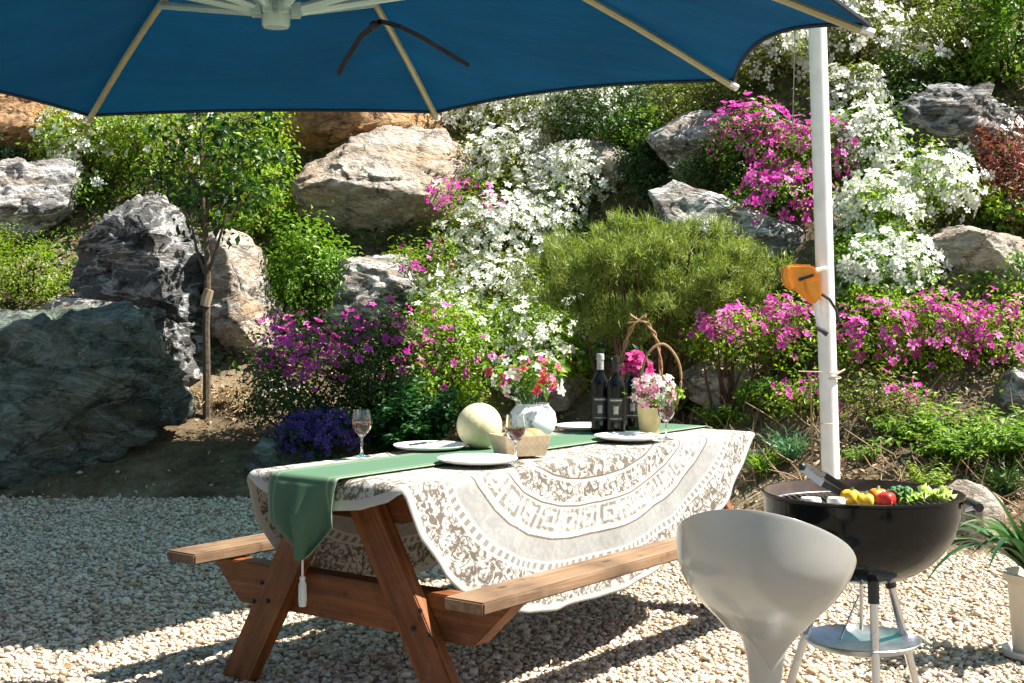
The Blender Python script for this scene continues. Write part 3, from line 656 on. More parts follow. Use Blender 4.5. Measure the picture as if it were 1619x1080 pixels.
# ---------------------------------------------------------------- picnic table
TX, TY, TH = .0828, 5.3794, .9181
tc_, ts_ = math.cos(TH), math.sin(TH)
def W(u, v, z): return Vector((TX+u*tc_+v*ts_, TY+u*ts_-v*tc_, z))
M['wood'] = wood_mat('stained orange brown wood', (.075, .021, .004), (.17, .052, .010), (.27, .09, .02))
M['worn'] = wood_mat('weathered bench wood', (.115, .062, .032), (.20, .12, .066), (.28, .185, .11), rough=.75)
M['bolt'] = plain('dark bolt steel', (.03, .03, .03), .5, .6)
def table():
    t = empty('picnic_table', (TX, TY, 0), 'brown wooden picnic table with attached benches under the patterned cloth', 'picnic table', rotz=TH)
    m = MB()
    for k in range(5):
        v0 = -.35+k*.1415; m.box((-1.13, -v0-.134, .705), (1.08, -v0, .747))
    m.build('table_top', M['wood'], t, bevel=.004, grain=((1, 0, 0), 1))
    for sgn in (-1, 1):
        m = MB(); a, b = sorted((-sgn*.71, -sgn*.56)); m.box((-1.2, a, .413), (1.2, b, .45)); m.build('bench_seat', M['worn'], t, bevel=.005, grain=((1, 0, 0), 2+sgn*.3))
    for u in (-1.05, 1.0):
        su = 1 if u < 0 else -1
        for sgn in (-1, 1):     # v = sgn * ...
            m = MB()
            def pt(vo, z, du): return (u+du, -sgn*vo, z)
            lo0, lo1, hi0, hi1 = .575, .43, .155, .012
            m.hexa([pt(lo0, 0, -.024), pt(lo1, 0, -.024), pt(lo1, 0, .024), pt(lo0, 0, .024), pt(hi0, .705, -.024), pt(hi1, .705, -.024), pt(hi1, .705, .024), pt(hi0, .705, .024)])
            lg = m.build('leg', M['wood'], t, bevel=.004, grain=((0, sgn*.42, .7), u*2+sgn))
            for vv, z in ((.36, .36), (.33, .30), (.40, .29)):
                bo = MB(); o = 0; bo.lathe([(.0085, 0), (.0085, .006), (.004, .008)], 8)
                bo.v[o:] = [(u-su*(.024+zz), -sgn*vv+x, z+y) for x, y, zz in bo.v[o:]]
                bo.build('bolt', M['bolt'], lg)
        m = MB(); ub = u+su*.025; ue = u+su*.105; x0, x1 = min(ub, ue), max(ub, ue)
        m.hexa([(x0, -.53, .262), (x1, -.53, .262), (x1, .53, .262), (x0, .53, .262), (x0, -.68, .407), (x1, -.68, .407), (x1, .68, .407), (x0, .68, .407)])
        m.build('cross_beam', M['wood'], t, bevel=.004, grain=((0, 1, 0), u))
        m = MB(); m.hexa([(x0, -.24, .61), (x1, -.24, .61), (x1, .24, .61), (x0, .24, .61), (x0, -.33, .704), (x1, -.33, .704), (x1, .33, .704), (x0, .33, .704)])
        m.build('top_cleat', M['wood'], t, bevel=.004, grain=((0, 1, 0), u+.5))
table()
def lace(nt, b):
    at = N(nt, 'ShaderNodeAttribute', attribute_name='lace')    # (U, V, normalised radius)
    sp = N(nt, 'ShaderNodeSeparateXYZ'); L(nt, at.outputs['Vector'], sp.inputs[0])
    U, V_, rr = sp.outputs
    ang = math_n(nt, 'ARCTAN2', V_, math_n(nt, 'MULTIPLY', U, .75))
    white, taupe, plainc = (.60, .59, .55), (.185, .155, .12), (.34, .34, .325)
    uv = N(nt, 'ShaderNodeCombineXYZ'); L(nt, U, uv.inputs[0]); L(nt, V_, uv.inputs[1])
    nz = N(nt, 'ShaderNodeTexNoise', Scale=18.0, Detail=4.0, Distortion=1.5); L(nt, uv.outputs[0], nz.inputs['Vector'])
    nz2 = N(nt, 'ShaderNodeTexNoise', Scale=34.0, Detail=2.0, Distortion=1.2); L(nt, uv.outputs[0], nz2.inputs['Vector'])
    vo = N(nt, 'ShaderNodeTexVoronoi', Scale=27.0); L(nt, uv.outputs[0], vo.inputs['Vector'])
    vo2 = N(nt, 'ShaderNodeTexVoronoi', Scale=11.0, feature='DISTANCE_TO_EDGE'); L(nt, uv.outputs[0], vo2.inputs['Vector'])
    # scrolls: bands of a distorted noise; petals: voronoi cells
    scr = ramp(nt, nz.outputs[0], [(.36, 0.0), (.41, 1.0), (.50, 1.0), (.54, 0.0), (.57, 0.0), (.62, 1.0)])
    pet = ramp(nt, vo.outputs['Distance'], [(.24, 1.0), (.36, 0.0)])
    fl = math_n(nt, 'MAXIMUM', math_n(nt, 'MULTIPLY', scr, ramp(nt, nz2.outputs[0], [(.42, 0.0), (.49, 1.0)])), math_n(nt, 'MULTIPLY', pet, .9))
    floral = mixc(nt, fl, taupe, white)
    # ring of key squares: little squares repeated around the angle
    fr = math_n(nt, 'ABSOLUTE', math_n(nt, 'SUBTRACT', math_n(nt, 'FRACT', math_n(nt, 'MULTIPLY', ang, 44/6.283)), .5))
    rk = math_n(nt, 'ABSOLUTE', math_n(nt, 'SUBTRACT', rr, .655))
    bxd = math_n(nt, 'MAXIMUM', math_n(nt, 'MULTIPLY', fr, .105), rk)
    sq = ramp(nt, bxd, [(.012, 1.0), (.017, .1), (.026, .1), (.031, 1.0), (.042, 1.0), (.048, 0.0)])
    inner = ramp(nt, nz2.outputs[0], [(.48, 0.0), (.53, 1.0)])
    keyc = mixc(nt, math_n(nt, 'MULTIPLY', sq, math_n(nt, 'ADD', .35, math_n(nt, 'MULTIPLY', inner, .5))), (.60, .59, .56), taupe)
    def band(lo, hi):
        return math_n(nt, 'MULTIPLY', math_n(nt, 'GREATER_THAN', rr, lo), math_n(nt, 'LESS_THAN', rr, hi))
    c = floral
    c = mixc(nt, band(.595, .715), c, keyc)
    c = mixc(nt, band(.725, .815), c, mixc(nt, ramp(nt, nz2.outputs[0], [(.35, 0.0), (.65, 1.0)]), plainc, (.42, .415, .39)))
    # tooth row and fine rims
    tooth = ramp(nt, math_n(nt, 'FRACT', math_n(nt, 'MULTIPLY', ang, 170/6.283)), [(.45, 0.0), (.5, 1.0)], 'CONSTANT')
    c = mixc(nt, band(.818, .845), c, mixc(nt, math_n(nt, 'MULTIPLY', tooth, .75), white, taupe))
    for r0, w in ((.49, .004), (.50, .006), (.59, .006), (.60, .0035), (.715, .007), (.727, .0035), (.815, .005), (.848, .005), (.987, .013)):
        c = mixc(nt, band(r0-w, r0+w), c, white if w > .0045 else taupe)
    nf = N(nt, 'ShaderNodeTexNoise', Scale=160.0, Detail=2.0); L(nt, uv.outputs[0], nf.inputs['Vector'])
    bump(nt, nf.outputs[0], .2, .002, b)
    return c
M['lace'] = cloth_mat('lace patterned linen', lace, .30)
def tablecloth():
    a, b_ = 1.245, .924; hu, hv, zt = 1.145, .356, .7525
    nr, na = 84, 420; v = []; lc = []
    hem = [(-1.245, -.356), (-1.225, -.17), (-1.19, -.06), (-1.15, .0), (-1.10, .16), (-1.0, .29), (-.92, .36), (-.75, .435), (-.57, .48), (-.39, .50), (-.15, .50), (.15, .475), (.45, .41), (.63, .345), (.84, .24), (1.02, .12), (1.15, .0), (1.20, -.07), (1.23, -.18), (1.245, -.356)]
    def vb(u): return hv+float(np.interp(u, [q[0] for q in hem], [q[1] for q in hem]))
    def fold(x, half, Rr=.022):
        s = 1 if x >= 0 else -1; x = abs(x); arc = Rr*math.pi/2
        if x <= half-Rr: return s*x, 0.0
        e = x-(half-Rr)
        if e < arc: q = e/Rr; return s*(half-Rr+Rr*math.sin(q)), Rr*(1-math.cos(q))
        return s*half, Rr+(e-arc)
    for i in range(nr+1):
        r = i/nr
        for j in range(na):
            ph = 2*math.pi*j/na; U, V = a*r*math.cos(ph), r*vb(a*math.cos(ph))*(1 if math.sin(ph) >= 0 else -1)
            v_, dv = fold(V, hv)
            Ue = U
            u_, du = fold(Ue, hu)
            z = zt-dv
            if du > 0:
                k = .35 if U > 0 else .975; over = du
                z -= over*k; u_ += (1 if U > 0 else -1)*over*(1-k*k)**.5*.9
            if dv > 0:
                s = 1 if V > 0 else -1; wv = min(1, dv/.25)
                fl = .10*dv+wv*(.012*math.sin(U*8.3+1.0)+.008*math.sin(U*17+dv*5)+.003*math.sin(U*31+2))
                v_ += s*(max(.001, fl+.012*wv)); z += .02*dv
                u_ += .05*dv*math.sin(U*4.0)*wv
            z += .0015*noise.noise((U*7, V*7, 1)) if dv == 0 else 0
            v.append((u_, -v_, z)); lc += [U, V*1.05, r]
    f = []
    for i in range(nr):
        for j in range(na):
            j2 = (j+1) % na
            f.append((i*na+j, (i+1)*na+j, (i+1)*na+j2, i*na+j2))
    me = bpy.data.meshes.new('tablecloth'); me.from_pydata(v, [], f)
    at = me.attributes.new('lace', 'FLOAT_VECTOR', 'POINT'); at.data.foreach_set('vector', lc)
    o = link('tablecloth', me, M['lace'], None, True, (TX, TY, 0)); o.rotation_euler = (0, 0, TH)
    sm = o.modifiers.new('t', 'SOLIDIFY'); sm.thickness = .002; sm.offset = 1
    tag(o, 'oval white cloth with taupe lace pattern draped over the picnic table', 'tablecloth')
tablecloth()
def runner():
    def col(nt, b):
        at = N(nt, 'ShaderNodeAttribute', attribute_name='lace'); sp = N(nt, 'ShaderNodeSeparateXYZ'); L(nt, at.outputs['Vector'], sp.inputs[0])
        e = math_n(nt, 'ABSOLUTE', sp.outputs[1])
        wv = N(nt, 'ShaderNodeTexNoise', Scale=220.0, Detail=2.0); L(nt, at.outputs['Vector'], wv.inputs['Vector'])
        c = ramp(nt, e, [(0.0, (.115, .215, .135)), (.70, (.12, .22, .14)), (.76, (.27, .36, .24)), (.80, (.13, .235, .145)), (.90, (.14, .24, .15)), (.95, (.33, .40, .29))])
        c = mixc(nt, .5, c, ramp(nt, wv.outputs[0], [(.3, .75), (.7, 1.1)]), 'MULTIPLY')
        bump(nt, wv.outputs[0], .3, .002, b); return c
    M['runner'] = cloth_mat('green woven linen', col, .28)
    vc, hw, z0 = -.042, .152, .7595
    prof = [(u, z0) for u in np.linspace(1.20, -1.155, 60)]
    prof += [(-1.172-.02*math.sin(q), z0-.02*(1-math.cos(q))) for q in np.linspace(.2, 1.57, 6)]
    drop = .25; prof += [(-1.196-.012*math.sin(t*5), z0-.02-drop*t) for t in np.linspace(.03, 1, 36)]
    prof[:1] = [(1.215, z0-.03), (1.21, z0-.01)]
    v = []; lc = []; w = 25
    for u, z in prof:
        h = max(0, z0-.02-z) if u < -1.1 else 0
        sc_ = 1 if h < .135 else max(.02, 1-(h-.135)/(.25-.135)*.98)
        for j in range(w):
            s = -1+2*j/(w-1)
            bow = min(1, h/.1)*(.020*math.cos(s*3.1+.4)+.016*math.sin(s*7+h*6)+.009*math.cos(s*12))*(1 if h else 0)
            v.append((u-bow, -(vc+s*hw*sc_), z-(.0 if h else .0))); lc += [u+(-h if h else 0), s*sc_ if h < .135 else s, 0]
    f = [(i*w+j, i*w+j+1, (i+1)*w+j+1, (i+1)*w+j) for i in range(len(prof)-1) for j in range(w-1)]
    me = bpy.data.meshes.new('table_runner'); me.from_pydata(v, [], f)
    at = me.attributes.new('lace', 'FLOAT_VECTOR', 'POINT'); at.data.foreach_set('vector', lc)
    o = link('table_runner', me, M['runner'], None, True, (TX, TY, 0)); o.rotation_euler = (0, 0, TH)
    sm = o.modifiers.new('t', 'SOLIDIFY'); sm.thickness = .0025; sm.offset = -1
    tag(o, 'green cloth runner along the table, pointed end hanging over the near edge', 'table runner')
    m = MB(); x, y, z = -1.19, -vc, z0-.02-drop
    m.tube([(x, y, z+.01), (x, y, z-.055)], .004, 6); m.ball((x, y, z-.06), .010, 10, 6)
    m.lathe([(.006, -.062), (.013, -.08), (.014, -.13), (.012, -.15), (.002, -.152)], 12, (x, y, z))
    tz = m.build('tassel', plain('cream cotton', (.72, .69, .62), .9, 0, .1, 200), None, True); tz.parent = o
runner()

# ---------------------------------------------------------------- things on the table
ZT = .7625
M['china'] = plain('white glazed china', (.80, .79, .76), .18, 0, .03, 10)
M['crumb'] = plain('grey green plate decoration', (.30, .33, .28), .4)
def plate(u, v, label, decor=0):
    p = W(u, v, ZT-.001)
    t = empty('plate', p, label, 'plate', 'white plates on the table')
    m = MB(); m.lathe([(.0001, .004), (.075, .004), (.085, .006), (.134, .017), (.139, .0195), (.1395, .0175), (.132, .011), (.088, .0015), (.08, 0), (.0001, 0)], 64)
    d = m.build('dish', M['china'], t, True, angle=60)
    if decor:
        m = MB()
        for k in range(18):
            a = k/18*6.283; r = .112; m.tube([(r*math.cos(a), r*math.sin(a), .0145), (r*math.cos(a+.12), r*math.sin(a+.12)+.0, .0145+.001), (.106*math.cos(a+.2), .106*math.sin(a+.2), .0138)], [.0012, .0014, .0008], 4)
        m.build('rim_pattern', M['crumb'], d)
    return t
plate(-.59, .197, 'round white plate nearest to the camera, beside the middle wineglass', 1)
plate(.415, .172, 'round white plate at the right in front of the wine bottles')
plate(-.35, -.225, 'round white plate with a knife, left of the melon')
plate(.70, -.225, 'round white plate at the far side behind the white vase')
M['steel'] = plain('brushed steel', (.55, .55, .56), .28, 1, .08, 60)
m = MB(); q0 = W(-.46, -.23, ZT+.021); q1 = W(-.24, -.25, ZT+.021)
dv = (q1-q0).normalized(); sd = Vector((-dv.y, dv.x, 0))
m.hexa([q0-sd*.006, q0.lerp(q1, .45)-sd*.007, q0.lerp(q1, .45)+sd*.007, q0+sd*.006]+[p+Vector((0, 0, .007)) for p in (q0-sd*.006, q0.lerp(q1, .45)-sd*.007, q0.lerp(q1, .45)+sd*.007, q0+sd*.006)])
kn = empty('table_knife', q0, 'dark handled table knife lying on the plate left of the melon', 'knife')
h = m.build('handle', plain('dark handle', (.03, .028, .03), .4), None); 
m = MB(); a0 = q0.lerp(q1, .452)
m.hexa([a0-sd*.009, q1-sd*.002, q1+sd*.004, a0+sd*.009]+[p+Vector((0, 0, .0025)) for p in (a0-sd*.009, q1-sd*.002, q1+sd*.004, a0+sd*.009)])
bl = m.build('blade', M['steel'], None)
for o in (h, bl):
    o.parent = kn; o.location = -q0
def glass_mat(name, col=(1, 1, 1), rough=0.0):
    m, nt, b = node_mat(name); b.inputs['Base Color'].default_value = (*col, 1)
    b.inputs['Transmission Weight'].default_value = 1; b.inputs['Roughness'].default_value = rough; b.inputs['IOR'].default_value = 1.45
    return m
M['glass'] = glass_mat('clear glass')
M['wine'] = glass_mat('red wine', (.10, .003, .010)); M['wine'].node_tree.nodes['Principled BSDF'].inputs['Transmission Weight'].default_value = .25; M['wine'].node_tree.nodes['Principled BSDF'].inputs['Roughness'].default_value = .05
def wineglass(px, py, label, first=[None]):
    p = TZ(px, py, ZT)
    t = empty('wineglass', p, label, 'wineglass', 'wineglasses on the table')
    if first[0] is None:
        m = MB()
        out = [(.0001, 0), (.031, .0), (.032, .002), (.010, .006), (.0045, .012), (.004, .045), (.0045, .066), (.010, .074), (.024, .086), (.0335, .104), (.0355, .122), (.033, .148), (.030, .168)]
        inn = [(.0288, .168), (.0318, .148), (.0343, .122), (.0323, .105), (.0228, .088), (.009, .0775), (.0001, .076)]
        m.lathe(out+inn, 40, close=False); g = m.build('bowl_and_stem', M['glass'], t, True, angle=70)
        m = MB(); m.lathe([(.0001, .0768), (.009, .0783), (.0222, .0888), (.0317, .1055), (.0336, .120), (.0334, .1235), (.0001, .1235)], 40, close=False); w = m.build('wine', M['wine'], t, True, angle=50)
        first[0] = (g, w)
    else:
        for o in first[0]:
            c = o.copy(); COL.objects.link(c); c.parent = t
wineglass(572, 722, 'lone wineglass of red wine at the left end of the table')
wineglass(815, 733, 'wineglass of red wine in front of the tan bread box')
wineglass(1053, 695, 'wineglass of dark wine in front of the yellow flower bucket')
def melon():
    p = TZ(758, 709, ZT); p.z = ZT
    t = empty('melon', p, 'round pale yellow green melon in the middle of the table', 'melon')
    m = MB(); m.ball((0, 0, .086), .0865, 64, 40)
    m.v = [(x*(1-.012*(abs(math.sin(5*math.atan2(y, x)))<.22)), y*(1-.012*(abs(math.sin(5*math.atan2(y, x)))<.22)), z) for x, y, z in m.v]
    mt, nt, b = node_mat('melon rind'); tc = N(nt, 'ShaderNodeTexCoord')
    vo = N(nt, 'ShaderNodeTexVoronoi', Scale=60.0, feature='DISTANCE_TO_EDGE'); L(nt, tc.outputs['Object'], vo.inputs['Vector'])
    n1 = N2(nt, tc.outputs['Object'], 14.0)
    c = ramp(nt, n1.outputs[0], [(.35, (.54, .47, .25)), (.6, (.64, .57, .35))])
    L(nt, mixc(nt, ramp(nt, vo.outputs[0], [(0, .55), (.05, 0.0)]), c, (.66, .63, .48)), b.inputs['Base Color']); b.inputs['Roughness'].default_value = .5
    bump(nt, vo.outputs[0], .25, .003, b)
    o = m.build('rind', mt, t, True, angle=0); o.rotation_euler = (.35, .25, 0); o.location = (0, 0, .0); o.rotation_euler = (0, 0, .4)
    m = MB(); m.tube([(0, 0, .166), (.006, 0, .182), (.018, .004, .192)], [.006, .0045, .006], 8); m.build('stem', plain('dry green stem', (.16, .17, .07), .8), t, True)
melon()
def bouquet(parent, c, rad, specs, nl=260, leaf='gl', ll=.035, stems_from=None):
    c = np.array(c); rad = np.array(rad)
    K = clumps(c, rad*.8, 22, -.5); idx = rng.integers(0, len(K), nl); pos = K[idx]+rng.normal(size=(nl, 3))*rad*.2
    ln = ll*rng.uniform(.6, 1.3, nl)
    soup('foliage', place(LEAF, pos, np.array([0, -.2, .6])+rng.normal(size=(nl, 3))*.6, None, ln, ln*.45), LEAF_F, rng.random(nl), LM[leaf], parent)
    for mt, n, fs in specs:
        u = unit(rng.normal(size=(n, 3))+np.array([0, -.7, .35])); fp = c+u*rad*rng.uniform(.75, 1.12, (n, 1))
        V = []; sz = fs*rng.uniform(.8, 1.2, n)
        a = place(FLOWER, fp, u+np.array([0, -.3, .3])+rng.normal(size=(n, 3))*.3, None, sz, sz)
        nrm = unit(u)[:, None, :]
        b = place(FLOWER, fp+unit(u)*.004, u+rng.normal(size=(n, 3))*.2, None, sz*.6, sz*.6)
        soup('blossoms', np.concatenate([a, b]), FLOWER_F, petal_rnd(2*n), LM[mt], parent, False)
    if stems_from is not None:
        mb = MB()
        for k in range(14): mb.tube([Vector(stems_from), Vector(stems_from).lerp(Vector(K[k]), .5)+Vector((0, 0, .02)), Vector(K[k])], [.003, .0025, .002], 4)
        mb.build('stems', plain('green stem', (.05, .12, .03), .7), parent, True)
def vase():
    p = TZ(842, 697, ZT)
    t = empty('flower_vase', p, 'round white vase with silver blue decoration holding red and white flowers', 'vase')
    m = MB(); m.lathe([(.0001, 0), (.05, 0), (.055, .006), (.088, .045), (.097, .08), (.09, .115), (.07, .138), (.064, .146), (.068, .150), (.064, .150), (.06, .142), (.06, .10), (.0001, .09)], 56, close=False)
    mt, nt, b = node_mat('decorated porcelain'); tc = N(nt, 'ShaderNodeTexCoord')
    n1 = N(nt, 'ShaderNodeTexNoise', Scale=26.0, Detail=3.0, Distortion=1.5); L(nt, tc.outputs['Object'], n1.inputs['Vector'])
    L(nt, ramp(nt, n1.outputs[0], [(.30, (.20, .23, .30)), (.35, (.5, .55, .62)), (.40, (.82, .83, .84))]), b.inputs['Base Color']); b.inputs['Roughness'].default_value = .15
    m.build('body', mt, t, True, angle=60)
    bouquet(t, (-.02, 0, .25), (.165, .14, .095), [('white', 20, .022), ('red', 12, .022), ('pink', 8, .02), ('hot', 5, .02)], 420, 'gl', .04, (0, 0, .1))
vase()
def bread_box():
    p = TZ(822, 719, ZT); k = p.y/FPX
    t = empty('bread_basket', p, 'tan open basket with a bread roll in front of the white vase', 'basket', rotz=R(24))
    wv, nt, b = node_mat('woven straw'); tc = N(nt, 'ShaderNodeTexCoord')
    ck = N(nt, 'ShaderNodeTexChecker', Scale=95.0); L(nt, tc.outputs['Object'], ck.inputs['Vector'])
    nz = N2(nt, tc.outputs['Object'], 40.0)
    c = mixc(nt, .7, ramp(nt, nz.outputs[0], [(.3, (.60, .45, .28)), (.7, (.72, .58, .40))]), mixc(nt, ck.outputs['Fac'], (1, 1, 1), (.88, .85, .82)), 'MULTIPLY')
    L(nt, c, b.inputs['Base Color']); b.inputs['Roughness'].default_value = .8; bump(nt, ck.outputs['Fac'], .4, .003, b)
    M['straw'] = wv
    m = MB(); hx, hy, H_, fl = .076, .06, .075, .016; tt = .006
    def ring(o, z, i=0): return [(-hx-o+i, -hy-o+i, z), (hx+o-i, -hy-o+i, z), (hx+o-i, hy+o-i, z), (-hx-o+i, hy+o-i, z)]
    rs = [ring(0, 0), ring(fl*.6, H_*.55), ring(fl, H_), ring(fl, H_, tt), ring(fl*.3, .01, tt)]
    vs = [v for r in rs for v in r]; fs = [(3, 2, 1, 0)]
    for i in range(4):
        for j in range(4): fs.append((i*4+j, i*4+(j+1) % 4, i*4+4+(j+1) % 4, i*4+4+j))
    fs.append((16, 17, 18, 19)); m.add(vs, fs); m.build('basket_body', wv, t, bevel=.002)
    br = empty('bread_roll', p+Vector((.015, 0, .05)), 'golden bread rolls sitting in the tan basket', 'bread')
    m = MB()
    for x, y, r in ((-.035, -.01, .036), (.03, .012, .04), (.0, -.02, .032)): m.ball((x, y, .012), (r*1.2, r, r*.85), 24, 14)
    m.build('crust', plain('baked crust', (.42, .22, .08), .6, 0, .35, 30), br, True, angle=0)
bread_box()
M['bottle'] = plain('black green bottle glass', (.004, .005, .004), .10, 0, .1, 5, .3)
M['foil'] = plain('dark capsule foil', (.03, .025, .025), .35, .4)
M['labeld'] = plain('dark bottle label', (.022, .020, .018), .6, 0, .5, 60)
M['labelw'] = plain('pale label print', (.34, .33, .30), .6, 0, .4, 90)
def bottle(px, py, label, h=.325, cap='foil', first={}):
    p = TZ(px, py, ZT); t = empty('wine_bottle', p, label, 'wine bottle', 'dark wine bottles on the table')
    m = MB(); s = h/.325
    m.lathe([(.0001, .004), (.034, 0), (.039, .004), (.0395, .02), (.0395, .195*s), (.037, .212*s), (.026, .232*s), (.0165, .246*s), (.0145, .262*s), (.0142, .30*s), (.0162, .302*s), (.0162, .318*s), (.0145, .325*s), (.0001, .325*s)], 40, close=False)
    g = m.build('glass_body', M['bottle'], t, True, angle=60)
    m = MB(); m.lathe([(.0148, .258*s), (.0148, .300*s), (.0170, .301*s), (.0170, .319*s), (.015, .3265*s), (.0001, .327*s)], 24, close=False); m.build('capsule', M[cap], t, True, angle=50)
    def patch(a0, a1, z0, z1, r, mat, par, nm):
        mb = MB(); k = 14; vs = []
        for i in range(k+1):
            a = a0+(a1-a0)*i/k; vs += [(r*math.cos(a), r*math.sin(a), z0), (r*math.cos(a), r*math.sin(a), z1)]
        mb.add(vs, [(2*i, 2*i+2, 2*i+3, 2*i+1) for i in range(k)]); return mb.build(nm, mat, par, True)
    la = patch(-2.6, -.7, .055, .155, .0401, M['labeld'], t, 'label')
    patch(-2.3, -1.0, .140, .147, .0405, M['labelw'], la, 'label_print'); patch(-2.3, -1.0, .064, .068, .0405, M['labelw'], la, 'label_print')
    patch(-1.9, -1.4, .085, .12, .0405, M['labelw'], la, 'label_print')
bottle(949, 684, 'dark wine bottle with pale foil neck, left of the bottle group', .335, 'labelw')
bottle(974, 686, 'dark wine bottle with black neck, middle of the bottle group', .325)
bottle(1000, 680, 'dark wine bottle hidden behind magenta flowers next to the yellow bucket', .30)
M['wicker'] = plain('natural wicker', (.30, .185, .085), .7, 0, .25, 60, .3)
def hoop(p0, pts, rad, mat, parent, name='handle', twist=0):
    m = MB(); n = 40; pp = []
    for i in range(n+1):
        t = i/n; k = t*(len(pts)-1); a = min(len(pts)-2, int(k)); f = k-a
        def g(i): return Vector(pts[max(0, min(len(pts)-1, i))])
        p = .5*((2*g(a))+(g(a+1)-g(a-1))*f+(2*g(a-1)-5*g(a)+4*g(a+1)-g(a+2))*f*f+(3*g(a)-g(a-1)-3*g(a+1)+g(a+2))*f**3)
        pp.append(p)
    if twist:
        for s in range(2):
            m.tube([p+Vector((math.cos(i*.9+s*math.pi), math.sin(i*.9+s*math.pi), math.sin(i*.9+s*math.pi)))*rad*.9 for i, p in enumerate(pp)], rad*.8, 6)
    else: m.tube(pp, rad, 8)
    return m.build(name, mat, parent, True)
def buckets():
    p = TZ(1027, 688, ZT); k = p.y/FPX
    def q(px, py, dy=0): v = P(px, py, p.y+dy); return v-p
    t = empty('flower_bucket', p, 'small yellow bucket of pink and white flowers with a round hoop handle', 'flower basket')
    m = MB(); m.lathe([(.0001, 0), (.038, 0), (.040, .004), (.052, .112), (.0545, .116), (.052, .118), (.049, .112), (.046, .09), (.0001, .085)], 40, close=False)
    m.build('bucket_body', plain('pale yellow tin', (.50, .43, .20), .5, 0, .15, 14), t, True, angle=50)
    hoop(p, [q(1014, 640), q(1013, 600), q(1024, 560), q(1048, 544), q(1070, 566), q(1077, 600), q(1070, 640)], .0055, M['wicker'], t)
    bouquet(t, q(1034, 617), (.105, .085, .07), [('pink', 34, .02), ('white', 24, .018), ('hot', 8, .018)], 260, 'gl', .032, (0, 0, .08))
    p2 = TZ(1016, 679, ZT)
    def q2(px, py, dy=0): v = P(px, py, p2.y+dy); return v-p2
    t2 = empty('flower_basket', p2, 'wicker basket of hot pink flowers with a tall twisted handle behind the bottles', 'flower basket')
    m = MB(); m.lathe([(.0001, 0), (.05, 0), (.058, .03), (.068, .10), (.071, .106), (.066, .104), (.056, .06), (.0001, .05)], 40, close=False)
    m.build('basket_body', M['straw'], t2, True, angle=50)
    hoop(p2, [q2(986, 655), q2(985, 590), q2(988, 545), q2(1008, 506), q2(1030, 520), q2(1043, 560), q2(1045, 655)], .006, M['wicker'], t2, twist=1)
    m = MB()
    for s in (-1, 1):
        m.tube([q2(1009, 506), q2(1009+s*12, 498), q2(1009+s*17, 510), q2(1009, 508)], [.004, .009, .009, .004], 6)
    m.build('bow', M['wicker'], t2, True)
    bouquet(t2, q2(1003, 575), (.075, .06, .05), [('hot', 16, .03)], 110, 'dk', .04, (0, 0, .08))
buckets()

# ---------------------------------------------------------------- kettle grill
M['enamel'] = plain('black glossy enamel', (.004, .004, .004), .09, 0, .2, 3, .22)
mt_, nt_g, b_g = node_mat('used black enamel'); tcg = N(nt_g, 'ShaderNodeTexCoord'); ng = N(nt_g, 'ShaderNodeTexNoise', Scale=5.0, Detail=8.0, Roughness=.7); L(nt_g, tcg.outputs['Object'], ng.inputs['Vector'])
ng2 = N2(nt_g, tcg.outputs['Object'], 60.0)
L(nt_g, mixc(nt_g, ramp(nt_g, ng.outputs[0], [(.52, 0.0), (.8, .12)]), (.003, .004, .004), (.05, .042, .034)), b_g.inputs['Base Color'])
L(nt_g, ramp(nt_g, math_n(nt_g, 'MULTIPLY', ng.outputs[0], ng2.outputs[0]), [(.15, .06), (.42, .20)]), b_g.inputs['Roughness']); b_g.inputs['Specular IOR Level'].default_value = .25
M['enamel'] = mt_
M['ash'] = plain('burnt inner enamel', (.06, .04, .03), .8, 0, .4, 20)
M['alu'] = plain('aluminium tube', (.62, .61, .60), .3, 1, .06, 40)
M['pan'] = plain('dull steel pan', (.42, .45, .47), .35, .9, .2, 20)
M['black'] = plain('black plastic', (.015, .015, .016), .4)
